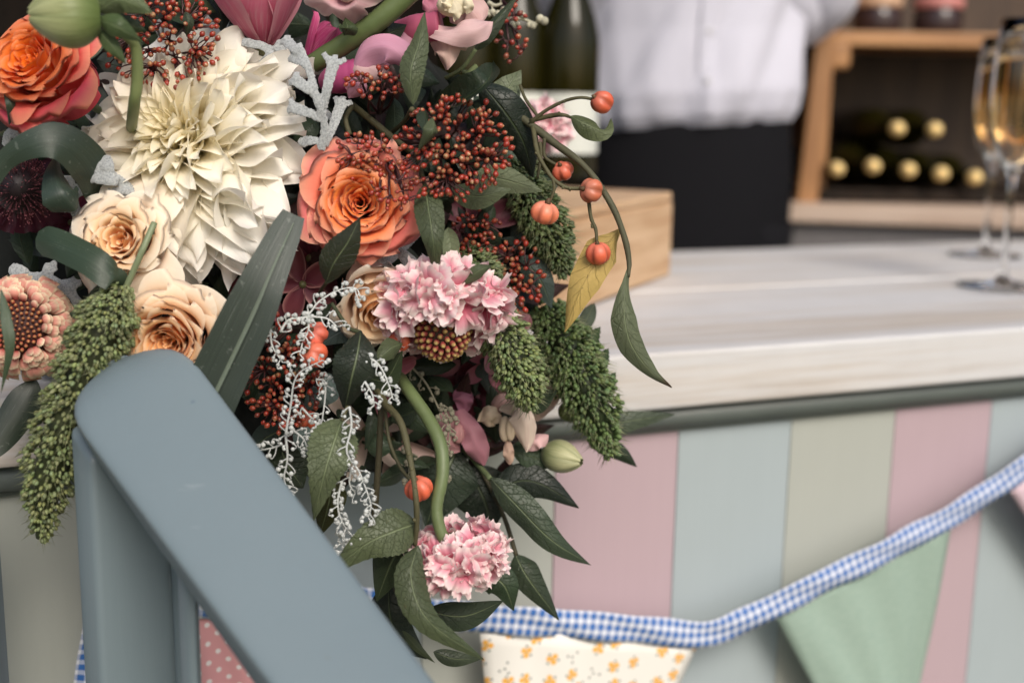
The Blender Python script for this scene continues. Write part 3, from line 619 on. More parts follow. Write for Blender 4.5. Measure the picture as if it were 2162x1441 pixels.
# ---- dahlia
def dahlia(x, y, D, face, Rpx, N=230):
    g = np.random.default_rng(21); R = px(Rpx, D)
    e = empty('cream_dahlia', P(x, y, D), 'huge cream dahlia with layered pointed petals beside the coral roses', 'dahlia', face_rot(cw(*face), .3))
    nv, nu = 18, 11; vv, uu = grid(nv, nu)
    dl = np.array(e.matrix_world.to_3x3().inverted() @ Vector(-UP+.12*RT)); azd = math.atan2(dl[1], dl[0])
    for i in range(N+30):
        t = (min(i, N-1)+.5)/N; t = t**.70              # 0 centre .. 1 outermost
        az = i*2.39996+g.uniform(-.12, .12)
        if i >= N: az = azd+g.uniform(-.8, .8)        # longer petals hang on the lower side
        L_ = R*lerp(.15, .80, t**1.2)*g.uniform(.82, 1.16)*(g.uniform(.85, 1.1) if i >= N else 1)
        W_ = L_*lerp(.36, .52, t**.7)*g.uniform(.8, 1.2)
        e0 = math.radians(lerp(88, 38, t**.8)); e1 = math.radians(lerp(76, -52, t**.95)+g.uniform(-24, 24))
        base_r = R*.30*t**.9; base_z = R*(.42-.42*t**1.6)-(R*g.uniform(-.10, .18) if i >= N else 0)
        s = np.linspace(0, 1, nv); el = e0+(e1-e0)*s**1.4
        ds = np.r_[0, np.diff(s)]; sr = base_r+L_*np.cumsum(np.cos(el)*ds); sz = base_z+L_*np.cumsum(np.sin(el)*ds)
        w = W_/2*np.clip(np.sin(PI*np.clip(vv, 0, 1)**.82), 0, 1)**.72*1.05+W_*.006
        cup = lerp(1.6, .95, t)*g.uniform(.6, 1.4)*(1 if g.uniform() < .8 else -.7); ph = g.uniform(0, 6.28, 3)
        a = uu*cup*(1-.45*vv*t)                        # roll of the cross-section
        ac = abs(cup); off_s = w*np.sin(np.abs(a))*np.sign(uu)/max(ac*.72, .3); off_n = np.sign(cup)*w*(1-np.cos(a))/max(ac*.72, .3)
        ruf = W_*.26*t*(np.sin(7*vv+ph[0])*uu*np.abs(uu)+.7*np.sin(9*vv+ph[1])*np.abs(uu)**2)*vv
        tw = g.uniform(-.95, .95)*t*vv                   # twist along the petal
        n_r = -np.sin(el)[:, None]; n_z = np.cos(el)[:, None]; h_ = off_n+ruf
        lat = off_s*np.cos(tw)-h_*np.sin(tw); hh = off_s*np.sin(tw)+h_*np.cos(tw)
        rr = sr[:, None]+n_r*hh; zz_ = sz[:, None]+n_z*hh
        drift = L_*.14*g.uniform(-1, 1)*vv**2
        ca, sa = math.cos(az), math.sin(az); lt = lat+drift
        X = np.stack([rr*ca-lt*sa, rr*sa+lt*ca, zz_], -1)
        c = mixc((.97, .85, .42), (.96, .92, .80), sstep(vv, 0., .5)*.55+.45*t)
        c = c+(np.array([.95, .94, .90])-c)*(sstep(vv, .4, 1)*t)[..., None]
        link('petal', sheet_mesh('petal', X, M_dahl, c*g.uniform(.94, 1.03)), e)
    b = Buf(); v, f = ball(14, 8); b.add(np.array(v)*np.array([R*.30, R*.30, R*.34])+np.array([0, 0, R*.05]), f, (.62, .56, .30)); tube(b, [(0, 0, -R*.1), (0, 0, -R*.8)], R*.07, 8, (.1, .14, .06)); link('receptacle', b.mesh('receptacle', M_stem), e)
    return e
dahlia(434, 325, .712, (-.27, .30, .92), 284)
# ---- leaves
def leaf_obj(name, path, wpx, Dm, mat, col, parent, twist=0, fold=.35, prof='ell', wave=.05, serr=.0, seed=0, tipc=None, nv=22, nu=11):
    g = np.random.default_rng(seed+int(abs(path[0][0]*7+path[0][1]*3)))
    pts = spline([P(*p) for p in path], nv); T = np.gradient(pts, axis=0); v = np.linspace(0, 1, nv)
    W_ = px(wpx, Dm)/2
    if prof == 'ell': w = np.sin(PI*np.clip(v, 0, 1)**.85)**.85*(1-.25*v)*1.12
    elif prof == 'ovate': w = (np.sin(PI*v**.62)**.9)*1.0
    elif prof == 'lance': w = np.sin(PI*v**.8)**1.1
    elif prof == 'cut': w = np.interp(v, [0, .04, .5, .97, 1], [.80, 1, 1, .92, .60])
    else: w = np.interp(v, *prof)
    w = np.maximum(w, .03)*W_; tw = np.interp(v, np.linspace(0, 1, len(np.atleast_1d(twist))), np.atleast_1d(twist)) if np.ndim(twist) else np.full(nv, twist)
    uu = np.linspace(-1, 1, nu); X = np.zeros((nv, nu, 3)); C = np.zeros((nv, nu, 3)); ph = g.uniform(0, 6.28, 4)
    L_ = np.linalg.norm(pts[-1]-pts[0])
    for i in range(nv):
        t = nrm(T[i]); vd = nrm(CAM-pts[i]); sd = nrm(np.cross(t, vd)); nn = np.cross(sd, t)
        ca, sa = math.cos(tw[i]), math.sin(tw[i]); sd, nn = sd*ca+nn*sa, nn*ca-sd*sa
        se = 1+serr*(np.abs(uu)**8)*(1 if i % 2 else -1)
        ww = w[i]*uu*se
        h = -np.abs(uu)**1.5*w[i]*fold + W_*wave*(np.sin(9*v[i]+ph[0]+2*uu)*np.abs(uu)+.7*np.sin(15*v[i]+ph[1])*uu)
        X[i] = pts[i]+ww[:, None]*sd+h[:, None]*nn
        C[i] = np.asarray(col)*(.78 if mat in (M_leaf, M_leafd, M_strap, M_euc) else 1)*(1+.10*math.sin(5*v[i]+ph[2]))
        if tipc is not None: C[i] = C[i]+(np.asarray(tipc)-C[i])*sstep(v[i], .80, .97)
    o = link(name, sheet_mesh(name, X, mat, C)); wparent(o, parent); return o
def stem_obj(name, pts, wpx, col, parent, mat=None, k=8, n=None, knob=0, seed=0):
    b = Buf(); n = n or max(8, 6*len(pts)); D0 = pts[0][2]
    q = spline([P(*p) for p in pts], n); g = np.random.default_rng(seed+len(pts)); rad = np.interp(np.linspace(0, 1, n), np.linspace(0, 1, len(np.atleast_1d(wpx))), np.atleast_1d(wpx))*D0/F/2*(1+g.uniform(-.08, .08, n)*(1 if knob else .3))
    tube(b, q, rad, k, col)
    for i in range(knob):
        j = int(g.integers(2, n-2)); v, f = ball(6, 4); b.add(np.array(v)*rad[j]*g.uniform(.5, .85)+q[j]+g.normal(0, 1, 3)*rad[j]*.55, f, np.array(col)*1.2)
    o = link(name, b.mesh(name, mat or M_stem)); return wparent(o, parent)
GM = (.115, .145, .075); GD = (.030, .048, .026); GDD = (.016, .026, .017); GP = (.19, .23, .135); GB = (.15, .21, .205)
def sprig(name, label, cat, leaves, stems=(), anchor=None):
    l0 = leaves[0][0][0] if leaves else stems[0][0][0]
    e = empty(name, P(*(anchor or l0)), label, cat)
    for lf in leaves:
        kw = dict(lf[3]) if len(lf) > 3 else {}
        c = lf[2]; mt = M_leafd if c in (GD, GDD) else (M_euc if c == GB else M_leaf)
        leaf_obj('leaf', lf[0], lf[1], lf[0][0][2], kw.pop('mat', mt), c, e, **kw)
    for st in stems: stem_obj('stem', st[0], st[1], st[2], e, *(st[3:] or (M_twig,)))
    return e
TW = (.075, .07, .035); TWD = (.045, .04, .022)
sprig('leafy_sprig', 'upright grey green leaf and coiled dark leaf behind the big skimmia berries', 'leaves', [
    (((872, 222, .66), (868, 150, .655), (885, 90, .66), (897, 26, .67)), 54, GM, dict(fold=.5, serr=.03, twist=.15, nv=28)),
    (((925, 222, .675), (985, 205, .66), (1030, 170, .655), (1040, 132, .69)), 66, GD, dict(fold=-.9, twist=[.4, .7, .2], wave=.10, nv=28)),
    (((1012, 172, .70), (1065, 235, .70), (1105, 300, .71), (1125, 375, .72)), 92, GDD, dict(fold=.5, wave=.1)),
    (((1055, 215, .715), (1075, 185, .715), (1100, 148, .72)), 66, GP, dict(fold=.2, prof='ovate')),
    (((915, 248, .645), (912, 280, .64), (882, 320, .65)), 34, GM, dict(fold=.7, twist=.5)),
    (((893, 225, .66), (900, 255, .655), (905, 290, .65)), 34, GD, dict(fold=.6, twist=.6))],
    [(((870, 230, .66), (850, 260, .69), (800, 300, .73)), 11, TW), (((735, 215, .69), (785, 255, .70), (840, 300, .70), (880, 330, .72)), 15, TW), (((745, 222, .69), (730, 250, .685), (738, 285, .685)), 11, TW),
     (((1005, 140, .72), (985, 160, .715), (940, 215, .70)), 12, (.12, .15, .06)), (((975, 152, .72), (1040, 155, .74)), 9, (.10, .13, .06))])
sprig('hanging_leaf_sprig', 'broad matte green leaf hanging between the orange rose and skimmia', 'leaves', [
    (((897, 388, .665), (905, 440, .655), (915, 510, .65), (922, 592, .665)), 62, (.085, .11, .055), dict(fold=.35, serr=.02, prof='ovate', nv=30)),
    (((945, 480, .68), (952, 530, .675), (935, 600, .68)), 36, GP, dict(fold=-.5)),
    (((975, 600, .66), (1010, 572, .655), (1040, 560, .66)), 30, GM, dict(fold=.6))], [(((880, 330, .68), (892, 370, .67), (897, 392, .665)), 9, TW)])
sprig('dark_leaf_sprig', 'dark speckled leaf lying across the lower edge of the orange rose', 'leaf', [
    (((688, 598, .655), (705, 555, .645), (735, 510, .64), (760, 460, .64)), 70, (.034, .042, .022), dict(fold=.4, serr=.03, prof='ell', nv=26))], [(((690, 594, .655), (670, 625, .68), (650, 660, .72)), 8, TWD)])
sprig('pale_leaf_pair', 'pair of pale green leaves under the big skimmia berry cluster', 'leaves', [
    (((1000, 372, .70), (1060, 378, .695), (1145, 404, .69)), 62, GP, dict(fold=.25, prof='ell')),
    (((950, 400, .69), (1010, 415, .685), (1078, 400, .685)), 56, (.16, .20, .115), dict(fold=.25))])
sprig('dark_diamond_leaf', 'very dark glossy leaf standing among the white bud sprays', 'leaf', [
    (((762, 698, .655), (755, 745, .645), (742, 800, .645), (728, 862, .66)), 100, (.022, .032, .02), dict(fold=.35, serr=.03, prof=([0, .1, .28, .5, .75, 1], [.05, .45, .82, .95, .78, .1]), nv=28)),
    (((850, 725, .675), (825, 735, .665), (785, 770, .66)), 44, GM, dict(fold=.6)),
    (((770, 795, .69), (815, 800, .685), (850, 740, .68)), 52, (.05, .075, .035), dict(fold=.3))], [(((700, 640, .67), (735, 690, .665), (762, 702, .66)), 9, (.05, .06, .03))])
sprig('veined_leaf_sprig', 'grey green veined leaf hanging beside the white bud sprays', 'leaf', [
    (((722, 885, .655), (705, 935, .645), (685, 1000, .64), (662, 1098, .645)), 104, GM, dict(fold=.22, serr=.05, prof='ovate', nv=34)),
    (((700, 1010, .68), (695, 1060, .68), (675, 1130, .69)), 70, (.06, .065, .02), dict(fold=.2))], [(((735, 855, .66), (728, 872, .656), (722, 888, .655)), 8, TW)])
sprig('low_leaf_branch', 'drooping twig with long grey green leaves below the hanging pink flower', 'leaves', [
    (((880, 1104, .66), (835, 1120, .65), (770, 1150, .645), (690, 1215, .65)), 98, GM, dict(fold=.25, serr=.03, prof='ovate', nv=30)),
    (((870, 1130, .675), (830, 1180, .67), (795, 1268, .68)), 96, (.06, .085, .045), dict(fold=.35)),
    (((882, 1150, .65), (868, 1220, .64), (905, 1310, .635), (1022, 1392, .65)), 70, (.085, .11, .055), dict(fold=.45, serr=.03, nv=32, twist=[0, .25, .1])),
    (((850, 1330, .67), (880, 1365, .665), (918, 1398, .67)), 18, GM, dict(fold=.5)),
    (((900, 1290, .70), (980, 1300, .70), (1062, 1268, .70)), 62, (.04, .06, .035), dict(fold=.3)),
    (((915, 1375, .69), (960, 1390, .69), (1020, 1388, .69)), 34, (.05, .07, .04), dict(fold=.3)),
    (((820, 1230, .70), (830, 1320, .70), (900, 1390, .71)), 90, GDD, dict(fold=.3))],
    [(((785, 800, .70), (812, 850, .68), (845, 890, .665), (866, 970, .655), (878, 1050, .65), (880, 1110, .655), (876, 1150, .66)), [20, 17, 14, 12, 12, 10], TW, M_twig, 8, 40, 10),
     (((812, 855, .68), (822, 930, .675), (845, 985, .67), (868, 1015, .665)), 8, TW), (((805, 850, .685), (800, 960, .69), (790, 1090, .70), (782, 1150, .72)), 14, TWD)])
sprig('right_leaf_branch', 'dark pointed leaves reaching across the cream and pink boards', 'leaves', [
    (((1035, 1008, .74), (1090, 1065, .735), (1165, 1140, .735), (1248, 1192, .745)), 66, (.055, .08, .048), dict(fold=.5, twist=[-.2, -.3, .5], nv=28)),
    (((1038, 1045, .755), (1095, 1015, .755), (1150, 1025, .755), (1222, 1072, .76)), 76, GDD, dict(fold=.3)),
    (((1088, 1170, .75), (1115, 1220, .745), (1180, 1308, .75)), 64, (.045, .066, .038), dict(fold=.5)),
    (((1000, 1200, .74), (1060, 1230, .735), (1085, 1288, .74)), 72, (.035, .06, .03), dict(fold=.4)),
    (((965, 950, .76), (935, 1010, .755), (900, 1110, .76)), 150, (.03, .048, .03), dict(fold=.2)),
    (((985, 985, .77), (1020, 1050, .77), (1040, 1120, .77)), 120, GDD, dict(fold=.2))],
    [(((960, 930, .77), (1000, 970, .76), (1035, 1010, .74)), 12, (.10, .13, .06)), (((1000, 960, .77), (1060, 1080, .765), (1090, 1172, .75)), 10, TWD)])
sprig('counter_edge_leaf', 'flat green leaf against the dark trim under the counter edge', 'leaf', [
    (((1255, 905, .80), (1320, 890, .80), (1425, 874, .81)), 48, (.075, .10, .065), dict(fold=.15)), (((1240, 930, .78), (1300, 950, .78), (1345, 985, .785)), 40, GD, {})])
sprig('top_narrow_leaf', 'narrow dark leaf in front of the wine bottles', 'leaf', [
    (((1003, 106, .72), (1035, 60, .715), (1095, -12, .72)), 34, (.045, .065, .035), dict(fold=.6, twist=.4))], [(((940, 165, .73), (975, 145, .725), (1004, 104, .72)), 9, (.12, .15, .07))])
sprig('top_dark_leaves', 'dark curled leaves between the skimmia and the magenta bloom', 'leaves', [
    (((388, 22, .69), (420, 12, .685), (456, 26, .69)), 40, (.05, .075, .035), dict(fold=.6)), (((430, -20, .70), (462, 20, .70), (470, 70, .70)), 52, GDD, dict(fold=.4)), (((392, 25, .67), (398, 50, .67), (394, 78, .675)), 24, (.05, .07, .04), {})])
sprig('blue_grey_foliage', 'blue grey rounded leaves behind the white bud sprays', 'leaves', [
    (((760, 690, .70), (720, 700, .695), (672, 730, .70)), 62, GB, dict(prof='ovate')), (((700, 790, .70), (675, 830, .695), (640, 870, .70)), 76, GB, dict(prof='ovate')),
    (((650, 900, .695), (640, 930, .69), (645, 965, .695)), 46, GB, dict(prof='ovate')), (((600, 905, .71), (560, 925, .71), (520, 960, .71)), 60, (.05, .075, .065), {}),
    (((590, 940, .72), (610, 985, .72), (640, 1030, .72)), 100, (.045, .065, .035), {}), (((1100, 540, .745), (1140, 590, .745), (1165, 650, .75)), 60, (.10, .14, .125), {}),
    (((1090, 500, .75), (1130, 490, .75), (1180, 520, .755)), 60, (.06, .085, .08), {}), (((1255, 640, .78), (1235, 680, .78), (1215, 710, .78)), 34, (.11, .14, .10), {})])
sprig('green_filler_leaf', 'crinkled green leaf beside the millet plume at the counter edge', 'leaf', [
    (((1225, 760, .775), (1245, 720, .77), (1268, 690, .775)), 50, (.06, .10, .035), dict(serr=.12, fold=.5)), (((1240, 780, .775), (1268, 760, .77), (1285, 735, .775)), 44, (.05, .09, .03), dict(serr=.12, fold=.5)), (((1260, 830, .775), (1282, 810, .77), (1300, 785, .775)), 40, (.05, .09, .03), dict(serr=.12))])
# strap leaves
def strap(name, label, path, wpx, Dm, col, **kw):
    e = empty(name, P(*path[0]), label, 'leaf'); leaf_obj('blade', path, wpx, Dm, M_strap, col, e, nv=48, nu=15, **kw); return e
st = strap('strap_leaf', 'straight dark strap leaf with cut end crossing the peach rose', ((418, 890, .63), (447, 827, .63), (525, 663, .628), (565, 572, .63), (620, 452, .64)), 118, .63, (.030, .046, .036), fold=-.12, wave=.012, prof=([0, .12, .5, .75, .93, 1.0], [1.04, 1.06, .92, .74, .56, .42]))
leaf_obj('midrib', ((425, 890, .6285), (456, 827, .6283), (534, 663, .6265), (573, 572, .6285), (620, 470, .638)), 9, .63, M_strap, (.15, .19, .15), st, fold=-.3, wave=.01, prof=([0, .5, 1], [.9, 1, .3]))
strap('strap_leaf', 'broad dark ribbon leaf arching over the dark scabious', ((-30, 410, .645), (10, 340, .64), (75, 300, .635), (135, 300, .64), (190, 350, .655), (215, 425, .675)), 84, .64, (.036, .056, .040), fold=.12, wave=.02, prof=([0, .25, .5, .8, 1], [.32, .55, .95, 1.1, .7]), twist=[.1, .1, .3, .35, .3, .2])
strap('strap_leaf', 'folded dark pointed leaf beside the dark scabious', ((118, 328, .668), (118, 365, .655), (132, 405, .648), (160, 444, .655)), 84, .65, (.032, .052, .040), fold=.75, wave=.01, prof=([0, .3, .7, .9, 1], [.08, .55, 1, .85, .2]), twist=[.1, .3, .2])
strap('strap_leaf', 'dark ribbon leaf curling back beside the small peach rose', ((75, 505, .655), (120, 515, .645), (185, 545, .635), (228, 575, .635), (246, 598, .64), (205, 640, .65), (150, 668, .66)), 66, .645, (.034, .056, .034), fold=.25, wave=.02, prof=([0, .05, .5, .8, 1], [.55, 1, 1, .85, .25]), twist=[0, .1, .2, .7, .4, .1])
strap('strap_leaf', 'slim grass blade in front of the salmon zinnia', ((2, 610, .62), (14, 680, .615), (20, 740, .615), (2, 830, .62)), 24, .62, (.055, .085, .045), fold=.3)
strap('strap_leaf', 'dark broad blade below the salmon zinnia', ((75, 800, .675), (50, 850, .67), (0, 930, .665), (-40, 985, .66)), 72, .67, (.02, .032, .022), fold=.3)
strap('strap_leaf', 'thin blade beside the coral rose edge', ((10, 170, .655), (22, 220, .65), (20, 270, .66)), 20, .655, (.04, .06, .035), fold=.4)
# ---- fruiting branch
def fruit_mesh(lobes, sq, seed):
    g = np.random.default_rng(seed); V, Fc = lathe([(max(math.sin(PI*i/14), .03), math.cos(PI*i/14)) for i in range(15)], 32); V = np.array(V)
    th = np.arctan2(V[:, 1], V[:, 0]); r = np.linalg.norm(V[:, :2], axis=1)
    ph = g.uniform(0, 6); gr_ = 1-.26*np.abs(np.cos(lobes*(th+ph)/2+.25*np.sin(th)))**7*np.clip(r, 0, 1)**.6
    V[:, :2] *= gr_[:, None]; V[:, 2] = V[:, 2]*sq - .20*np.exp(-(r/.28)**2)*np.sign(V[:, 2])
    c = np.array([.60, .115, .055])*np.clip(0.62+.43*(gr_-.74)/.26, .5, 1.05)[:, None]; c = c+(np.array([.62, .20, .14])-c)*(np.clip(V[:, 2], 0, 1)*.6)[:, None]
    return V, Fc, c
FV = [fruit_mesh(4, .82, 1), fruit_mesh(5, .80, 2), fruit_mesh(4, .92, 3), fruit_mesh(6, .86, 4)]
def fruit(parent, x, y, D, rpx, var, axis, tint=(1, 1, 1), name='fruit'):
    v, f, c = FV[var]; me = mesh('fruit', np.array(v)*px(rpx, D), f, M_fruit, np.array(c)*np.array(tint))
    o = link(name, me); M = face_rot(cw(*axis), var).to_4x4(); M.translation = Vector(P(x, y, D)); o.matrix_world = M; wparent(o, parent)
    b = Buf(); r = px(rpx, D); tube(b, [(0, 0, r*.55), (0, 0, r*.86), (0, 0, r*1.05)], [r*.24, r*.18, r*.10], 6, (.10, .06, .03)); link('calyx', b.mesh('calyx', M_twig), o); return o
fb = empty('fruiting_branch', P(1000, 190, .72), 'arching twig with orange lobed fruits and a yellowing leaf over the counter', 'branch')
for pts, w_, kn in ((((985, 170, .73), (1040, 205, .72), (1090, 240, .71), (1165, 298, .70), (1235, 352, .69), (1290, 430, .685), (1318, 500, .685), (1328, 550, .685), (1327, 585, .684)), [17, 17, 16, 16, 13, 13, 13, 11, 6], 12),
                    (((1118, 262, .705), (1150, 235, .70), (1190, 214, .695), (1225, 206, .69), (1254, 210, .69)), [9, 7, 7], 2), (((1120, 255, .705), (1165, 244, .70), (1190, 243, .695), (1205, 248, .70)), [11, 10, 6], 2),
                    (((1125, 265, .705), (1134, 320, .695), (1150, 352, .69), (1168, 378, .688), (1195, 396, .688), (1226, 398, .688)), [11, 9, 8, 8], 4), (((1168, 378, .688), (1170, 400, .688), (1160, 428, .69)), [8, 6], 1),
                    (((1150, 292, .70), (1150, 330, .70), (1178, 350, .70)), [8, 6], 1), (((1243, 425, .69), (1248, 460, .69), (1258, 485, .69), (1260, 512, .69)), [8, 8, 7], 3), (((1098, 180, .715), (1110, 210, .71), (1135, 245, .705)), [7, 7], 0), (((1140, 300, .70), (1142, 330, .70), (1135, 375, .70)), [9, 6], 1)):
    stem_obj('stem', pts, w_, TW if kn != 12 else (.07, .068, .038), fb, M_twig, 8, 34 if kn == 12 else 14, kn, kn)
for a in ((1271, 216, .69, 26, 2, (-.6, .35, .3)), (1188, 361, .70, 24, 0, (-.3, .5, .6)), (1248, 402, .685, 28, 0, (-.75, .1, .45)), (1150, 449, .685, 31, 1, (.25, .8, .3)), (1263, 535, .688, 27, 2, (-.1, .85, .35))):
    fruit(fb, *a, tint=(1, 1, 1) if a[0] not in (1248, 1150) else (1.05, 1.5, 1.6))
leaf_obj('yellow_leaf', ((1310, 484, .69), (1268, 535, .69), (1225, 610, .69), (1192, 700, .70)), 76, .69, M_leafy, (.50, .36, .12), fb, fold=.5, prof=([0, .12, .3, .6, .85, 1], [.08, .35, 1, .9, .45, .05]), twist=[.2, -.1, -.3], wave=.06, nv=34)['label'] = 'yellowing leaf with brown spots'
leaf_obj('leaf', ((1328, 560, .685), (1318, 640, .68), (1330, 720, .68), (1375, 785, .685), (1418, 818, .69)), 56, .685, M_leaf, (.155, .185, .105), fb, fold=.6, prof=([0, .12, .35, .55, .8, 1], [.08, .3, 1, .95, .35, .05]), twist=[.3, .2, 0, -.4], tipc=(.06, .03, .015), nv=36)
leaf_obj('leaf', ((1205, 245, .69), (1238, 262, .688), (1275, 275, .69), (1290, 250, .70)), 46, .69, M_leaf, (.13, .16, .075), fb, fold=.7, twist=[.2, .6, 1.0])
# other orange fruits in the arrangement
for (a, lab) in (((668, 704, .665, 27, 1, (-.3, .3, .6)), 'pink orange lobed fruit topmost of the pair beside white bud sprays'), ((664, 748, .66, 31, 0, (-.5, .3, .5)), 'red orange lobed fruit lower of the pair beside white bud sprays'),
                 ((838, 717, .69, 31, 1, (.2, .7, .4)), 'orange lobed fruit tucked under the ruffled pink flower'), ((884, 1031, .665, 31, 3, (-.25, .8, .4)), 'bright orange lobed fruit hanging alone by the curved green stem'), ((648, 884, .70, 24, 1, (.2, .6, .5)), 'dim orange fruit behind the white bud sprays')):
    e = empty('orange_fruit', P(*a[:3]), lab, 'fruit'); fruit(e, *a, tint=(1.15, 1.25, 1.5) if a[0] == 668 else (1, 1, 1))
    if a[0] in (668, 664): stem_obj('stalk', ((a[0]-10, a[1]-10, a[2]), (a[0]-40, a[1]-30, a[2]+.03)), 6, TW, e, M_twig)
# ---- skimmia berry clusters
def berry_me(c1, c2):
    V, Fc = lathe([(.12, -1.25), (.45, -1.05), (.8, -.6), (1, 0), (.85, .55), (.5, .9), (.30, 1.02), (.22, 1.2), (.02, 1.25)], 9); V = np.array(V)
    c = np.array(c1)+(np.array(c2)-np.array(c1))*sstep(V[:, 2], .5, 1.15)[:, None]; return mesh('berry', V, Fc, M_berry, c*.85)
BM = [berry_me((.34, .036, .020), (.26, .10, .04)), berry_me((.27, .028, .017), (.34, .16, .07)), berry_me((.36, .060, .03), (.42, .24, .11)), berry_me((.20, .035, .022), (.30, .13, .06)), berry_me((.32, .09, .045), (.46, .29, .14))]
def skimmia(x, y, D, rx, ry, n, label, root, seed, rb=6.0, dome=.6, nodes=9):
    g = np.random.default_rng(seed); tips = []; tries = 0
    while len(tips) < n and tries < n*60:
        tries += 1; a = g.uniform(0, 2*PI); r = math.sqrt(g.uniform(0, 1)); dz = dome*math.sqrt(max(0, 1-r*r))*g.uniform(.35, 1.0)
        q = np.array([x+rx*r*math.cos(a)*g.uniform(.93, 1.08), y+ry*r*math.sin(a)*g.uniform(.93, 1.08), dz*min(rx, ry)])
        if all(np.linalg.norm((q-p)*np.array([1, 1, .8])) > rb*1.7 for p in tips): tips.append(q)
    W = lambda q: P(q[0], q[1], D-px(q[2], D))
    e = empty('skimmia_cluster', P(*root), label, 'berries', None, 'skimmia berry clusters'); b = Buf(); R0 = P(*root)
    nd = [np.array([x+.52*rx*math.cos(k*2.4)*math.sqrt((k+.5)/nodes)*1.2, y+.52*ry*math.sin(k*2.4)*math.sqrt((k+.5)/nodes)*1.2, .12*min(rx, ry)]) for k in range(nodes)]
    sc = (.045, .012, .012)
    for k_ in nd: tube(b, spline([R0, (R0+W(k_))/2+g.normal(0, 1, 3)*.003, W(k_)], 6), [px(3.6, D), px(2.4, D)], 5, sc)
    for q in tips:
        k_ = min(nd, key=lambda m_: np.linalg.norm((m_-q)[:2])); p0, p1 = W(k_), W(q)
        mid_ = (p0+p1)/2+g.normal(0, 1, 3)*px(4, D); tube(b, spline([p0, mid_, p1], 5), [px(1.9, D), px(1.5, D)], 4, np.array(sc)*g.uniform(.7, 1.8))
        dr_ = nrm(p1-mid_+g.normal(0, 1, 3)*.001); r_ = px(rb, D)*g.uniform(.75, 1.12)
        o = link('berry', BM[int(g.choice(5, p=[.34, .24, .2, .12, .10]))], e)
        Mx = (face_rot(dr_) @ Matrix.Scale(r_, 3)).to_4x4(); Mx.translation = Vector(p1-R0); o.matrix_local = Mx
    o = link('stalks', b.mesh('stalks', M_skst)); wparent(o, e); return e
skimmia(340, 85, .685, 122, 112, 190, 'dark red skimmia berries behind the green bud', (345, 120, .76), 31)
skimmia(958, 312, .665, 118, 112, 215, 'largest skimmia berry cluster at the right of the orange rose', (930, 330, .73), 32, 6.2)
skimmia(775, 330, .665, 78, 56, 46, 'loose skimmia berries hanging over the orange rose top', (830, 320, .70), 33, 6.0, .4)
skimmia(838, 402, .655, 60, 44, 24, 'sparse skimmia sprig crossing the orange rose', (828, 340, .67), 36, 5.8, .4, 5)
skimmia(800, 176, .67, 70, 34, 34, 'small skimmia sprig under the mauve snapdragon', (800, 240, .71), 34, 6.0, .5, 6)
skimmia(598, 790, .69, 92, 120, 165, 'skimmia berries beside the strap leaf and white bud sprays', (590, 820, .75), 35, 5.8)
skimmia(1000, 492, .725, 58, 52, 42, 'dim skimmia berries before the burgundy petals', (990, 480, .77), 37, 5.6, .5, 6)
skimmia(1085, 585, .735, 62, 82, 75, 'skimmia berries hanging between two millet plumes', (1050, 540, .78), 38, 6.0, .5)
skimmia(1085, 70, .76, 38, 75, 22, 'blurred skimmia berries in front of the wine bottles', (1060, 0, .78), 39, 6, .4, 4)
skimmia(945, 790, .775, 60, 50, 26, 'shadowed skimmia berries under the ruffled pink flower', (945, 780, .80), 40, 5, .3, 5)
# ---- dusty miller
def dusty(label, path, w0, lobes, tone=(.40, .43, .43), auto=None, seed=0):
    g = np.random.default_rng(seed); b = Buf(); D0 = path[0][2]
    def arm(pts, w): tube(b, spline([P(*p) for p in pts], max(10, 5*len(pts))), [px(w[0], D0), px(w[1], D0)], 12, tone, .17, -FW)
    w0 = w0*1.25; arm(path, (w0*.8, w0*.8)); sp_ = spline(path, 40); T_ = np.gradient(sp_, axis=0)
    lb = list(lobes)
    if auto:
        n_, l_ = auto
        for k_ in range(n_):
            i = int(8+30*k_/max(1, n_-1)); sgn = 1 if k_ % 2 else -1; t = nrm(T_[i][:2]); nn = np.array([-t[1], t[0]])*sgn; d_ = nrm(nn*.85+t*.55)*l_*math.sin(.6+2.0*i/40)*g.uniform(.85, 1.15)
            lb.append((sp_[i], (sp_[i][0]+d_[0], sp_[i][1]+d_[1], sp_[i][2]+g.uniform(-.006, .004))))
    for (p, q) in lb:
        p = np.array(p, float); q = np.array(q, float); m_ = (p+q)/2+np.array([g.uniform(-4, 4), g.uniform(-4, 4), -.002]); arm((p, m_, q), (w0*.7, w0*1.15))
        d_ = (q-m_)[:2]; l_ = np.linalg.norm(d_); 
        for an in (-.85, 0, .85):
            ca, sa = math.cos(an), math.sin(an); dd = np.array([d_[0]*ca-d_[1]*sa, d_[0]*sa+d_[1]*ca])*(.62 if an else .5)*g.uniform(.85, 1.2)
            arm((m_+(q-m_)*.75, (q[0]+dd[0]*.4, q[1]+dd[1]*.4, q[2]), (q[0]+dd[0], q[1]+dd[1], q[2]+.002)), (w0*.75, w0*.62))
    e = empty('dusty_miller_leaf', P(*path[0]), label, 'leaf', None, 'dusty miller leaves')
    o = link('blade', b.mesh('blade', M_felt)); o.data.materials.clear(); o.data.materials.append(M_felt2); wparent(o, e)
    rm = o.modifiers.new('r', 'REMESH'); rm.mode = 'VOXEL'; rm.voxel_size = .0006; rm.use_smooth_shade = True
    sm_ = o.modifiers.new('s', 'SMOOTH'); sm_.iterations = 5; sm_.factor = .5; return e
kf = N('dusty_miller_felt_grey'); f1 = kf.noise(kf.obj(), 900, 3, .7); f2 = kf.noise(kf.obj(), 120, 3)
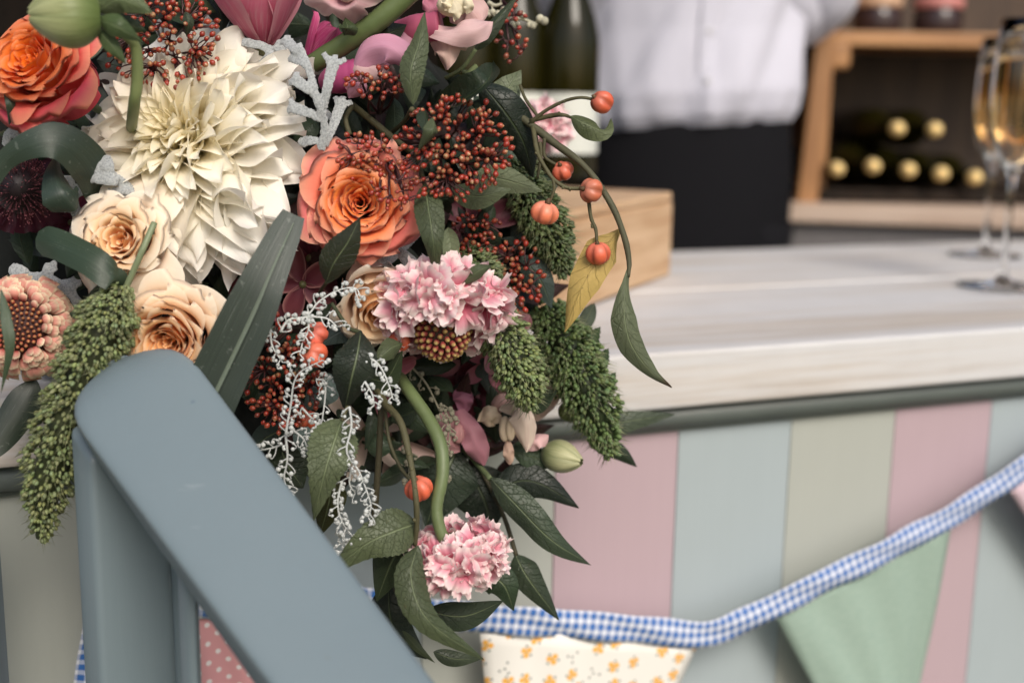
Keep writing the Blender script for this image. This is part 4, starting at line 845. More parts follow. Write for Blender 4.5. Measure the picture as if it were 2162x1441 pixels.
kf.P(Base_Color=kf.mix(kf.ss(f1, .35, .62), kf.mix(f2, (.20, .215, .215), (.26, .275, .275)), (.40, .42, .42)), Roughness=.95); kf.b.inputs['Sheen Weight'].default_value = .4; kf.bump(f1, .5, .0006); M_felt2 = kf.m
dusty('silver lobed dusty miller leaf between the dahlia and mauve snapdragon', ((678, 318, .665), (685, 262, .66), (668, 205, .655), (652, 145, .655), (628, 92, .66)), 10, [
    ((684, 255, .66), (622, 228, .66)), ((670, 205, .657), (628, 172, .655)), ((655, 150, .655), (622, 122, .66)), ((682, 240, .66), (702, 140, .655)), ((680, 300, .665), (640, 300, .67)), ((640, 110, .657), (607, 88, .665)), ((685, 310, .67), (718, 225, .675))])
dusty('silver dusty miller leaf at the left edge of the dahlia', ((305, 425, .675), (270, 395, .665), (235, 370, .66), (195, 345, .66)), 12, [((235, 372, .66), (222, 338, .66)), ((250, 385, .66), (205, 372, .66)), ((285, 405, .665), (240, 412, .665)), ((215, 358, .66), (184, 328, .662))])
dusty('dusty miller leaf curling above the small peach rose', ((352, 470, .68), (325, 445, .67), (290, 415, .665), (258, 402, .66)), 9, [((292, 418, .665), (268, 432, .665)), ((330, 448, .67), (300, 452, .668))])
dusty('grey dusty miller leaf hanging under the dahlia beside the peach rose', ((395, 400, .695), (372, 440, .685), (350, 475, .68), (340, 500, .68)), 14, [((372, 440, .685), (330, 440, .68)), ((365, 455, .685), (392, 490, .685)), ((350, 478, .68), (320, 455, .675)), ((380, 425, .69), (410, 455, .69))])
dusty('curled dusty miller leaf under the coral rose', ((105, 270, .685), (60, 266, .675), (20, 280, .675), (12, 310, .68)), 11, [((70, 266, .675), (52, 298, .675)), ((30, 274, .675), (40, 305, .68))])
dusty('dim dusty miller leaf behind the dark ribbon leaf', ((165, 460, .70), (150, 410, .695), (145, 370, .69)), 13, [((152, 415, .695), (190, 385, .695)), ((158, 440, .697), (128, 430, .695))])
dusty('dusty miller leaves between the zinnia and ribbon leaf', ((40, 590, .70), (90, 585, .69), (140, 610, .685), (165, 640, .685)), 12, [((90, 586, .69), (110, 560, .69)), ((125, 600, .687), (160, 598, .685)), ((60, 586, .695), (30, 570, .695)), ((100, 588, .69), (120, 640, .695))])
dusty('dusty miller leaf behind the dahlia under the magenta bloom', ((640, 175, .70), (600, 130, .695), (560, 100, .69), (510, 88, .69)), 11, [((600, 132, .695), (590, 95, .69)), ((570, 108, .69), (555, 140, .695)), ((620, 150, .697), (625, 105, .69))])
dusty('dim dusty miller leaf under the orange rose', ((880, 490, .71), (840, 530, .705), (800, 560, .70), (760, 555, .70)), 13, [((840, 530, .705), (870, 560, .705)), ((810, 552, .70), (790, 520, .70))])
dusty('small curled dusty miller tip beside the dahlia edge', ((690, 300, .69), (705, 262, .685), (720, 230, .685), (712, 210, .685)), 7, [((706, 262, .685), (690, 240, .69))])
# ---- millet plumes
SV, SF = ball(6, 4); SV = np.array(SV)
def millet(label, path, rpx, n, seed, tone=(.16, .215, .065), stalk=None):
    g = np.random.default_rng(seed); D0 = path[0][2]; e = empty('millet_plume', P(*path[0]), label, 'millet', None, 'green millet plumes')
    ctr = spline([P(*p) for p in path], 60); T_ = np.gradient(ctr, axis=0); T_ /= np.linalg.norm(T_, axis=1)[:, None]
    rad = np.interp(np.linspace(0, 1, 60), np.linspace(0, 1, len(rpx)), rpx)*D0/F
    b = Buf(); tube(b, ctr, rad*.60, 12, np.array(tone)*.28); hb_ = Buf()
    wts = rad/rad.sum(); idx = g.choice(60, n, p=wts)
    for i in idx:
        i2 = min(59, max(0, i)); fr = g.uniform(-.5, .5); c = ctr[i2]+T_[i2]*fr*np.linalg.norm(ctr[1]-ctr[0])
        a = nrm(np.cross(T_[i2], FW)); b2 = np.cross(a, T_[i2]); th = g.uniform(0, 2*PI); o_ = a*math.cos(th)+b2*math.sin(th)
        lump = 1+.12*math.sin(i2*.9+3*th)
        p = c+o_*rad[i2]*lump*g.uniform(.78, 1.06); r = px(g.uniform(3.3, 5.2), D0)
        ax = nrm(o_+T_[i2]*.8); Rm = np.array(face_rot(ax)); s = SV*np.array([r, r, r*1.35])
        tn = np.array(tone)*g.uniform(.65, 1.45)*np.array([g.uniform(.9, 1.15), 1, g.uniform(.8, 1.2)])
        b.add(s@Rm.T+p, SF, tn)
        if g.uniform() < .55:                          # bristle
            l = px(g.uniform(16, 36), D0); dd = nrm(o_+T_[i2]*g.uniform(.3, 1.4)+g.normal(0, .25, 3)); q = p+dd*l; sd = nrm(np.cross(dd, FW))*px(.8, D0); up_ = np.cross(dd, sd)*.8
            hb_.add([p-sd, p+sd, p+up_, q], [(0, 1, 3), (1, 2, 3), (2, 0, 3)], np.array([.34, .36, .20])*g.uniform(.6, 1.2))
    o = link('seed_head', b.mesh('seed_head', M_seed)); wparent(o, e); o['kind'] = 'stuff'
    o = link('bristles', hb_.mesh('bristles', M_seed)); wparent(o, e); o['kind'] = 'stuff'
    if stalk: stem_obj('stalk', stalk, 14, (.20, .24, .13), e)
    return e
millet('bright green millet plume hanging beside the blue post', ((258, 606, .645), (215, 700, .64), (165, 830, .645), (115, 960, .65), (85, 1135, .66)), [22, 58, 62, 60, 62, 55, 16], 2700, 51, (.165, .20, .085), ((326, 470, .645), (300, 530, .64), (265, 610, .645)))
millet('dark millet plume behind the orange fruits', ((1085, 350, .75), (1130, 430, .745), (1165, 500, .745), (1195, 580, .75)), [36, 46, 46, 14], 1500, 52, (.10, .14, .055))
millet('millet plume hanging under the ruffled pink flower', ((1035, 635, .72), (1070, 720, .705), (1105, 800, .705), (1118, 865, .71)), [26, 46, 50, 42, 10], 1500, 53, (.155, .205, .08))
millet('thick millet plume against the counter edge', ((1150, 650, .775), (1200, 740, .765), (1245, 840, .76), (1292, 962, .765)), [34, 54, 58, 52, 14], 1900, 54, (.10, .15, .055))
millet('short millet plume above the ruffled pink flower', ((965, 535, .735), (1010, 575, .73), (1055, 620, .73)), [32, 46, 40, 20], 800, 55, (.11, .145, .06))
# ---- ruffled pink flowers with cone centre (local +z is the face)
def ruffled(label, x, y, D, face, Rpx, rows, cone, seed, spin=0, back=False):
    g = np.random.default_rng(seed); R = px(Rpx, D); e = empty('ruffled_pink_flower', P(x, y, D), label, 'flower', face_rot(cw(*face), spin), 'ruffled pink flowers')
    nv, nu = 9, 19; vv, uu = grid(nv, nu)
    for (n_, r0, z0, el, fs) in rows:
        for i in range(n_):
            az = 2*PI*(i+g.uniform(-.25, .25))/n_; e0 = math.radians(el+g.uniform(-14, 14)); ca, sa = math.cos(az), math.sin(az)
            ax = nrm((math.cos(e0)*ca, math.cos(e0)*sa, math.sin(e0))); t1 = nrm(np.cross(ax, (0, 0, 1.0))); t2 = np.cross(ax, t1); o0 = np.array([R*r0*ca, R*r0*sa, R*z0]); np_ = int(g.integers(5, 8)); a0 = g.uniform(0, 6.28)
            for j in range(np_):
                pa = a0+2*PI*j/np_+g.uniform(-.3, .3); L_ = R*fs*g.uniform(.75, 1.15); W_ = L_*g.uniform(1.15, 1.5); opn = g.uniform(.35, 1.15); ph = g.uniform(0, 6.28, 5)
                rd = t1*math.cos(pa)+t2*math.sin(pa); tg = t2*math.cos(pa)-t1*math.sin(pa)
                edge = 1-.22*uu**2+.03*np.sin(9*uu+ph[0])+.028*np.sin(21*uu+ph[1])+.015*np.sin(37*uu+ph[4]); v = vv*edge
                op = opn*(.35+.9*v); wx = W_*.5*uu*(.12+.88*np.clip(v, 0, 1)**.65); out = L_*v*np.sin(op); alo = L_*v*np.cos(op)+L_*.13*v**1.4*(np.sin(4*uu+ph[2])+.6*np.sin(8*uu+ph[3]))+L_*.2*uu**2*v*g.uniform(-.5, 1)
                X = o0+out[..., None]*rd+wx[..., None]*tg+alo[..., None]*ax
                c = mixc((.72, .13, .22), (.84, .42, .50), sstep(vv, .2, .85)); ed = np.clip(sstep(vv, .70, .98)*.9+.35*sstep(np.abs(uu), .7, 1)*vv, 0, 1); c = c*(1-ed[..., None])+np.array([.92, .82, .79])*ed[..., None]
                link('petal', sheet_mesh('petal', X, M_pink, c*g.uniform(.88, 1.03)), e)
    if cone:
        b = Buf(); v, f = ball(16, 10); b.add(np.array(v)*np.array([R*.29, R*.29, R*.34])+np.array([0, 0, R*cone]), f, (.05, .03, .015)); link('cone', b.mesh('cone', M_zin), e)
        cv_, cf_ = ball(7, 5); cc = np.array(cv_); bead_c = np.array([.30, .055, .05])+(np.array([.40, .30, .10])-np.array([.30, .055, .05]))*sstep(cc[:, 2], .3, .95)[:, None]; bme_ = mesh('floret', cc, cf_, M_zin, bead_c)
        for i in range(130):
            ph_ = math.acos(1-1.35*(i+.5)/130); az = i*2.39996; d_ = np.array([math.sin(ph_)*math.cos(az), math.sin(ph_)*math.sin(az), math.cos(ph_)]); o = link('floret', bme_, e)
            Mx = (Vector(d_).to_track_quat('Z', 'Y').to_matrix() @ Matrix.Diagonal((R*.036, R*.036, R*.06))).to_4x4(); Mx.translation = Vector((d_[0]*R*.30, d_[1]*R*.30, R*cone+d_[2]*R*.36)); o.matrix_local = Mx
    else:
        b = Buf()
        for i in range(9):
            az = 2*PI*i/9; tube(b, [(R*.08*math.cos(az), R*.08*math.sin(az), -R*.18), (R*.22*math.cos(az), R*.22*math.sin(az), -R*.24), (R*.40*math.cos(az), R*.40*math.sin(az), -R*.16)], [R*.05, R*.06, R*.012], 6, (.06, .09, .035), .4)
        link('calyx', b.mesh('calyx', M_stem), e)
    return e
ruffled('ruffled pink flower facing down showing its beaded cone', 932, 640, .69, (.05, -.93, .36), 182, ((14, .52, .06, 4, .36), (12, .46, .16, 34, .34), (11, .44, -.06, -30, .34), (9, .30, -.12, -60, .32)), .30, 61)
ruffled('ruffled pink flower hanging upside down from a curved green stem', 962, 1165, .675, (.14, -.90, -.18), 138, ((13, .50, .06, 0, .38), (11, .44, .18, 30, .36), (9, .46, -.06, -30, .34), (7, .30, -.10, -62, .30)), 0, 62, .6)
cs = empty('curved_flower_stem', P(855, 815, .69), 'thick curved green stem leading down to the hanging pink flower', 'stem'); stem_obj('stem', ((840, 790, .73), (862, 822, .70), (905, 885, .685), (930, 940, .675), (934, 1000, .67), (922, 1070, .668), (930, 1120, .668), (950, 1160, .67)), [24, 26, 27, 27, 26, 24, 24, 28], (.14, .185, .075), cs, M_stem, 12, 60)
# blurred pink flower behind the branch
ruffled('blurred pink carnation head before the bottle labels', 1150, 262, .90, (.2, .2, .9), 72, ((7, .3, 0, 20, .6), (5, .1, .1, 60, .6)), 0, 63)
# ---- salmon zinnia
def zinnia(x, y, D, face, Rpx):
    g = np.random.default_rng(71); R = px(Rpx, D); e = empty('salmon_zinnia', P(x, y, D), 'salmon zinnia with beaded centre beside the millet plume', 'flower', face_rot(cw(*face), 0))
    v, f = ball(18, 12); b = Buf(); b.add(np.array(v)*np.array([R*.62, R*.62, R*.36])+np.array([0, 0, -R*.06]), f, (.06, .02, .015)); link('receptacle', b.mesh('receptacle', M_zin), e)
    cc = np.array(ball(8, 6)[0]); cf_ = ball(8, 6)[1]; bc = np.array([.44, .10, .06])+(np.array([.46, .24, .10])-np.array([.44, .10, .06]))*sstep(cc[:, 2], .4, .95)[:, None]; bme_ = mesh('floret', cc, cf_, M_zin, bc)
    n_ = 85
    for i in range(n_):
        r = .44*math.sqrt((i+.5)/n_); az = i*2.39996; o = link('floret', bme_, e); s = R*.030*(.75+.9*r); d_ = nrm((r*math.cos(az)*1.2, r*math.sin(az)*1.2, 1))
        Mx = (Vector(d_).to_track_quat('Z', 'Y').to_matrix() @ Matrix.Diagonal((s, s, s*1.5))).to_4x4(); Mx.translation = Vector((R*r*math.cos(az), R*r*math.sin(az), R*(.36-.5*r*r))); o.matrix_local = Mx
    nv, nu = 9, 11; vv, uu = grid(nv, nu)
    for i in range(118):
        t = (i+.5)/118; az = i*2.39996+g.uniform(-.15, .15); r0 = R*lerp(.42, .62, t); z0 = R*lerp(.27, -.12, t); L_ = R*lerp(.17, .42, t)*g.uniform(.85, 1.15); W_ = L_*lerp(.85, .72, t); ph = g.uniform(0, 6.28, 3)
        edge = 1-.14*uu**2+.05*np.sin(8*uu+ph[0])*t+.03*np.sin(15*uu+ph[1]); v = vv*edge; wx = W_*.5*uu*(.45+.55*np.sin(PI*.5*np.clip(v*1.5, 0, 1)))
        e0 = math.radians(lerp(62, 12, t)); el = e0-v**2*lerp(.9, 1.0, t)+.5*v*(1-t); rr = r0+L_*v*np.cos(el); zz_ = z0+L_*v*np.sin(el)-W_*.30*uu**2*(1-.75*v*t)+R*.025*t*np.sin(7*uu+ph[2])*v**2
        X = np.stack([rr*math.cos(az)-wx*math.sin(az), rr*math.sin(az)+wx*math.cos(az), zz_], -1)
        c = mixc((.46, .10, .08), (.62, .27, .21), sstep(vv, .1, .7)); ed = np.clip(sstep(vv, .78, 1)+.6*sstep(np.abs(uu), .7, 1), 0, 1); c = c*(1-ed[..., None])+np.array([.74, .62, .42])*ed[..., None]
        link('petal', sheet_mesh('petal', X, M_zin, c*g.uniform(.85, 1.08)), e)
zinnia(42, 690, .665, (.12, .05, .98), 122)
# ---- dark scabious
def scabious(x, y, D, face, Rpx, label, tip=(.30, .10, .12), n=420):
    g = np.random.default_rng(81); R = px(Rpx, D); e = empty('dark_scabious', P(x, y, D), label, 'flower', face_rot(cw(*face), 0))
    v, f = ball(18, 12); b = Buf(); b.add(np.array(v)*R*.72, f, (.012, .006, .008)); link('receptacle', b.mesh('receptacle', M_burg), e)
    fb_ = Buf(); tv, tf = ball(5, 3); tv = np.array(tv)
    for i in range(n):
        z = g.uniform(-.2, 1); az = g.uniform(0, 2*PI); q = math.sqrt(1-z*z); d_ = np.array([q*math.cos(az), q*math.sin(az), z]); l = R*g.uniform(.85, 1.12); d2 = nrm(d_+g.normal(0, .12, 3)); p0, p1 = d_*R*.6, d_*R*.6+d2*(l-R*.6)
        tube(fb_, [p0, p1], R*.009, 3, np.array([.16, .05, .06])*g.uniform(.4, 1.2)); fb_.add(tv*R*.022+p1, tf, np.array(tip)*g.uniform(.3, 1.5))
    o = link('filaments', fb_.mesh('filaments', M_zin), e); o['kind'] = 'stuff'
    nv, nu = 8, 9; vv, uu = grid(nv, nu)
    for i in range(16):
        az = 2*PI*i/16+g.uniform(-.1, .1); L_ = R*.62*g.uniform(.8, 1.2); wx = L_*.45*uu*np.sin(PI*.5*np.clip(.15+vv*1.2, 0, 1)); rr = R*.6+L_*vv; zz_ = -R*.1+R*.12*np.sin(4*uu+i)*vv-R*.3*vv**2
        X = np.stack([rr*math.cos(az)-wx*math.sin(az), rr*math.sin(az)+wx*math.cos(az), zz_], -1); link('petal', sheet_mesh('petal', X, M_burg, np.full(X.shape, 1.)*np.array([.045, .006, .018])), e)
scabious(42, 400, .69, (.25, .1, .95), 72, 'dark burgundy scabious with fine pink stamens under the ribbon leaf')
# ---- loose-petalled blooms: burgundy orchids / petals
def bloom(name, label, cat, x, y, D, face, Rpx, n, mat, c0, c1, el=20, curl=-.6, wid=.62, seed=1, spin=0, edge=None, rows=1, tip=2.6):
    g = np.random.default_rng(seed); R = px(Rpx, D); e = empty(name, P(x, y, D), label, cat, face_rot(cw(*face), spin)); nv, nu = 16, 13; vv, uu = grid(nv, nu)
    for r_ in range(rows):
        for i in range(n):
            az = 2*PI*(i+.5*r_+g.uniform(-.1, .1))/n; L_ = R*g.uniform(.88, 1.1)*(1-.15*r_); W_ = L_*wid*g.uniform(.9, 1.1); ph = g.uniform(0, 6.28, 3)
            w = W_*.5*(vv**.55*1.1)*np.clip(1-vv**tip, 0, 1)**.55+W_*.03; e0 = math.radians(el+25*r_+g.uniform(-10, 10)); s = np.linspace(0, 1, nv); elv = e0+curl*s**1.3; ds = np.r_[0, np.diff(s)]
            sr = R*.05+L_*np.cumsum(np.cos(elv)*ds); sz = L_*np.cumsum(np.sin(elv)*ds); hh = w*(.55*uu**2)*1.0+R*.04*vv*(np.sin(6*vv+ph[0])*uu+.5*np.sin(4*uu+ph[1]))
            rr = sr[:, None]-np.sin(elv)[:, None]*hh; zz_ = sz[:, None]+np.cos(elv)[:, None]*hh; wx = w*uu
            X = np.stack([rr*math.cos(az)-wx*math.sin(az), rr*math.sin(az)+wx*math.cos(az), zz_], -1); c = mixc(c0, c1, vv**.9)
            if edge is not None: ed = np.clip(sstep(np.abs(uu), .75, 1)+sstep(vv, .88, 1), 0, 1)*.8; c = c*(1-ed[..., None])+np.array(edge)*ed[..., None]
            link('petal', sheet_mesh('petal', X, mat, c*g.uniform(.85, 1.08)), e)
    b = Buf(); v, f = ball(10, 7); b.add(np.array(v)*R*.12, f, (.10, .10, .04)); tube(b, [(0, 0, 0), (0, 0, -R*.5)], R*.06, 7, (.08, .11, .05)); link('receptacle', b.mesh('receptacle', M_stem), e); return e
bloom('magenta_bloom', 'large magenta pink cupped bloom with veined petals above the dahlia', 'flower', 560, 100, .71, (.02, .80, .50), 190, 6, M_mag, (.46, .045, .12), (.72, .20, .32), 50, .55, 1.05, 91, .25, (.66, .34, .40), 2, 4)
bloom('magenta_bloom', 'deep magenta narrow petals beside the thick green stem', 'flower', 640, 150, .725, (.60, .72, .2), 140, 4, M_mag, (.52, .03, .20), (.60, .08, .24), 66, .1, .55, 92, .4)
bloom('burgundy_bloom', 'burgundy orchid like bloom under the pale leaf pair', 'flower', 1000, 470, .755, (.1, .1, .95), 105, 5, M_burg, (.09, .018, .03), (.17, .05, .07), 12, -.4, .75, 93, .1, (.25, .13, .13))
bloom('burgundy_bloom', 'burgundy petals with pale pink rim beside the strap leaf', 'flower', 640, 600, .715, (-.2, -.2, .9), 75, 5, M_burg, (.10, .012, .03), (.22, .06, .07), 10, -.5, .8, 94, .6, (.55, .28, .26))
bloom('burgundy_bloom', 'shadowed crimson bloom beneath the ruffled pink flower', 'flower', 985, 815, .775, (.1, -.2, .9), 95, 6, M_burg, (.05, .004, .012), (.085, .01, .02), 25, -.5, .8, 95, 0, None, 2)
bloom('burgundy_bloom', 'crimson petals below the dark diamond leaf', 'flower', 790, 800, .72, (.3, -.2, .8), 92, 4, M_burg, (.13, .02, .05), (.28, .07, .10), 15, -.3, .5, 96, .35, (.42, .18, .18))
bloom('burgundy_bloom', 'small purple petals beside the dark scabious', 'flower', 150, 470, .725, (0, 0, 1), 62, 6, M_burg, (.06, .004, .02), (.13, .015, .04), 30, -.4, .6, 97)
bloom('pale_star_bloom', 'pale cream star petals behind the curved green stem', 'flower', 775, 910, .74, (.25, -.35, .9), 120, 6, M_snap, (.55, .38, .33), (.68, .60, .52), 5, -.4, .42, 98, .2)
bloom('magenta_bloom', 'small mauve petals among the shaded stems right of the crimson bloom', 'flower', 1030, 765, .76, (.3, 0, .9), 60, 5, M_snap, (.32, .06, .10), (.45, .18, .22), 20, -.4, .7, 99)
bloom('burgundy_bloom', 'burgundy petals between the orange rose and the pale peach rose', 'flower', 655, 545, .725, (.1, -.2, .9), 85, 5, M_burg, (.12, .02, .04), (.22, .06, .08), 15, -.4, .8, 201, .3)
bloom('burgundy_bloom', 'mauve burgundy petals right of the beaded cone', 'flower', 1055, 715, .76, (.2, .1, .9), 80, 5, M_burg, (.16, .03, .06), (.32, .12, .15), 15, -.4, .75, 202, .7, (.46, .24, .24))
bloom('pale_star_bloom', 'dusty pink petals beneath the beaded cone', 'flower', 900, 800, .765, (0, -.3, .9), 85, 5, M_snap, (.36, .10, .15), (.48, .22, .25), 12, -.4, .6, 203, .5)
bloom('pale_star_bloom', 'cream pink petals behind the hanging orange fruit', 'flower', 830, 930, .755, (.1, -.3, .9), 95, 5, M_snap, (.50, .30, .27), (.62, .48, .42), 8, -.4, .5, 204, .9)
bloom('burgundy_bloom', 'dusky rose petals above the cream snapdragon', 'flower', 1050, 845, .775, (.1, -.1, .95), 70, 5, M_snap, (.30, .10, .13), (.42, .20, .22), 15, -.4, .7, 205, .2)
bloom('burgundy_bloom', 'wine red petals at the foot of the strap leaf', 'flower', 560, 620, .73, (-.1, 0, .95), 75, 5, M_burg, (.10, .012, .03), (.20, .05, .07), 15, -.4, .8, 206, .4)
# ---- snapdragons: tube with two lips
def snap(label, x, y, D, face, Lpx, seed, ct_, cl, ce, spin=0, parent=None):
    g = np.random.default_rng(seed); L_ = px(Lpx, D); e = empty('snapdragon_flower', P(x, y, D), label, 'flower', face_rot(cw(*face), spin), 'snapdragon blooms'); nv, nu = 26, 61
    vv, uu = np.meshgrid(np.linspace(0, 1, nv), np.linspace(-1, 1, nu), indexing='ij'); th = uu*PI; ph = g.uniform(0, 6.28, 4)
    lob = .72+.28*np.abs(np.cos(2.5*th+.2))**.6; v = vv*np.where(vv > .5, 1-(1-lob)*(vv-.5)*2, 1); fl_ = np.clip((v-.5)/.5, 0, 1)
    rr = L_*(.15+.10*np.sin(PI*np.clip(v*1.6, 0, 1)*.5)+.46*fl_**1.25*(1+.12*np.sin(9*th+ph[0])*fl_)); zz_ = L_*(-.1+1.1*np.clip(v, 0, .62)/.62*.72+.16*fl_-.62*fl_**2.2*(.75+.35*np.cos(th+ph[1])))+L_*.05*fl_*np.sin(7*th+ph[2])
    X = np.stack([rr*np.cos(th)*(1+.15*fl_), rr*np.sin(th)*.92, zz_], -1); c = mixc(ct_, cl, sstep(vv, .3, .75)); ed = sstep(vv, .88, 1)*.7; c = c*(1-ed[..., None])+np.array(ce)*ed[..., None]
    link('corolla', sheet_mesh('corolla', X, M_snap, c), e)
    b = Buf(); v_, f_ = ball(14, 9); V_ = np.array(v_)*np.array([L_*.15, L_*.12, L_*.14]); [b.add(V_+np.array([L_*.07, sg*L_*.085, L_*.60]), f_, np.array(cl)*.5+np.array(ce)*np.array([.5, .48, .42])) for sg in (-1, 1)]; link('throat', b.mesh('throat', M_snap), e)
    b = Buf(); 
    for i in range(5): a = 2*PI*i/5; tube(b, [(L_*.06*math.cos(a), L_*.06*math.sin(a), -L_*.14), (L_*.17*math.cos(a), L_*.17*math.sin(a), -L_*.04), (L_*.20*math.cos(a), L_*.20*math.sin(a), L_*.12)], [L_*.05, L_*.06, L_*.015], 6, (.05, .085, .03), .5)
    link('calyx', b.mesh('calyx', M_stem), e); return e
PK = ((.40, .07, .17), (.55, .24, .35), (.68, .48, .50)); PP = ((.50, .22, .28), (.64, .42, .43), (.72, .60, .54)); CRM = ((.50, .34, .28), (.66, .55, .40), (.72, .66, .48))
def folded(label, x, y, D, petals, tubes=(), balls=()):
    e = empty('snapdragon_flower', P(x, y, D), label, 'flower', None, 'snapdragon blooms')
    for i, (pth, w_, c, kw) in enumerate(petals): leaf_obj('petal', pth, w_, D, M_snap, c, e, seed=i*7, nv=26, nu=15, **{**dict(fold=.45, wave=.22, prof=([0, .15, .5, .8, .94, 1], [.45, .75, 1, .9, .55, .12])), **kw})
    for (pth, w_, c) in tubes: stem_obj('tube', pth, w_, c, e, M_snap, 16, 24)
    for (bx, by, bD, rx, ry, c) in balls:
        b = Buf(); v, f = ball(14, 9); v = np.array(v); b.add(P(bx, by, bD)+v[:, :1]*RT*px(rx, bD)+v[:, 1:2]*UP*px(ry, bD)+v[:, 2:]*FW*px(min(rx, ry), bD)*(1-.25*np.cos(v[:, :1]*PI)), f, c); o = link('throat', b.mesh('throat', M_snap)); wparent(o, e)
    return e
MV, MVD, RS, PLE, CRE, TAN = (.58, .29, .40), (.44, .07, .20), (.46, .10, .18), (.72, .50, .50), (.74, .68, .48), (.56, .40, .34)
folded('mauve pink snapdragon bloom above the small skimmia sprig', 720, 165, .69, [
    (((736, 165, .685), (765, 112, .675), (815, 98, .668), (850, 125, .67), (880, 162, .68)), 62, MV, dict(twist=[.9, .5, -.1, -.6], fold=.6, wave=.22)),
    (((820, 112, .69), (838, 85, .69), (862, 100, .69), (876, 140, .69)), 54, (.50, .25, .33), dict(twist=.3)),
    (((790, 150, .688), (810, 100, .69), (828, 68, .69)), 60, (.60, .28, .40), {}),
    (((742, 160, .68), (752, 182, .675), (735, 205, .68)), 46, (.60, .30, .40), dict(fold=.7))],
    [(((690, 175, .70), (715, 165, .692), (760, 155, .688)), [46, 66, 62], MVD)], [(782, 150, .684, 40, 26, (.62, .42, .42))])
folded('rosy snapdragon bloom with pale lip before the wine bottles', 850, 60, .70, [
    (((905, 62, .69), (960, 70, .682), (1010, 62, .682), (1037, 46, .69)), 54, PLE, dict(fold=.5, twist=[.5, .2, 0])),
    (((925, 72, .695), (945, 100, .69), (944, 148, .692)), 72, TAN, dict(prof=([0, .2, .5, .8, 1], [.7, 1, .8, .45, .06]), fold=.4)),
    (((945, 30, .70), (985, 20, .695), (1015, 50, .695)), 76, (.62, .42, .40), dict(fold=.4)), (((905, 30, .705), (925, 5, .705), (940, -25, .71)), 70, (.44, .16, .22), {}),
    (((958, 78, .70), (975, 90, .70), (985, 105, .705)), 40, (.55, .44, .34), {})],
    [(((835, 62, .70), (870, 62, .698), (930, 55, .695)), [34, 58, 64], RS)], [(955, 12, .688, 34, 24, CRE)])
_e = folded('cream frilled snapdragon lip at the top beside the narrow dark leaf', 985, -5, .68, [(((985, -10, .68), (990, 12, .677), (985, 30, .68)), 22, CRE, dict(wave=.3)), (((940, -10, .68), (943, 8, .677), (938, 20, .68)), 26, CRE, dict(wave=.3))])
leaf_obj('petal', ((955, 0, .68), (962, 25, .676), (960, 45, .68)), 30, .68, M_snap, CRE, _e, wave=.25)
snap('pale pink snapdragon bloom over the top of the thick green stem', 740, -28, .68, (-.1, -.35, .8), 115, 103, *PP)
folded('dusky pink snapdragon bloom under the crimson bloom', 975, 860, .755, [
    (((968, 865, .75), (990, 905, .742), (1008, 945, .742), (1022, 982, .75)), 54, (.42, .19, .23), dict(fold=.5)),
    (((975, 868, .755), (945, 900, .745), (948, 930, .745), (972, 948, .75)), 70, (.46, .24, .25), dict(fold=.6)), (((985, 870, .76), (978, 840, .755), (972, 815, .76)), 44, (.40, .16, .24), {})], (), [(968, 915, .745, 13, 22, (.44, .22, .22))])
folded('cream and blush snapdragon bloom under the millet plume', 1070, 870, .755, [
    (((1060, 880, .75), (1035, 878, .745), (1012, 890, .75)), 46, (.70, .58, .42), dict(fold=.6)), (((1058, 855, .75), (1092, 858, .738), (1108, 895, .735), (1110, 952, .745)), 52, (.72, .60, .50), dict(fold=.7, twist=[.4, .3, -.2])),
    (((1072, 930, .745), (1074, 955, .742), (1075, 980, .747)), 24, (.60, .42, .32), {}), (((1040, 870, .755), (1060, 850, .75), (1090, 850, .755)), 40, (.60, .38, .34), {})], (), [(1066, 905, .744, 13, 28, (.70, .58, .42)), (1078, 905, .742, 11, 26, (.68, .56, .40))])
folded('blush pink snapdragon lip beside the cream green bud', 1130, 925, .76, [(((1108, 945, .76), (1130, 930, .755), (1158, 918, .76)), 36, (.70, .46, .46), dict(fold=.6, twist=.4))])
folded('pale pink half closed snapdragon between the two right millet plumes', 1160, 840, .785, [(((1125, 885, .785), (1150, 850, .78), (1180, 815, .785)), 46, (.62, .46, .40), dict(fold=.8)), (((1120, 830, .785), (1145, 800, .78), (1165, 770, .785)), 50, (.64, .54, .42), dict(fold=.5))])
ts = empty('slanting_flower_stalk', P(650, 140, .70), 'thick pale green stem slanting up beside the magenta blooms', 'stem'); stem_obj('stem', ((600, 175, .74), (655, 138, .70), (735, 88, .685), (800, 42, .675), (870, -20, .67)), [36, 38, 40, 42, 42], (.125, .17, .06), ts, M_stem, 14, 40)
leaf_obj('bract', ((728, 75, .675), (735, 60, .665), (728, 38, .67)), 40, .67, M_leaf, (.06, .09, .035), ts); leaf_obj('bract', ((790, 60, .685), (820, 70, .68), (858, 52, .69)), 60, .68, M_leafd, GD, ts)
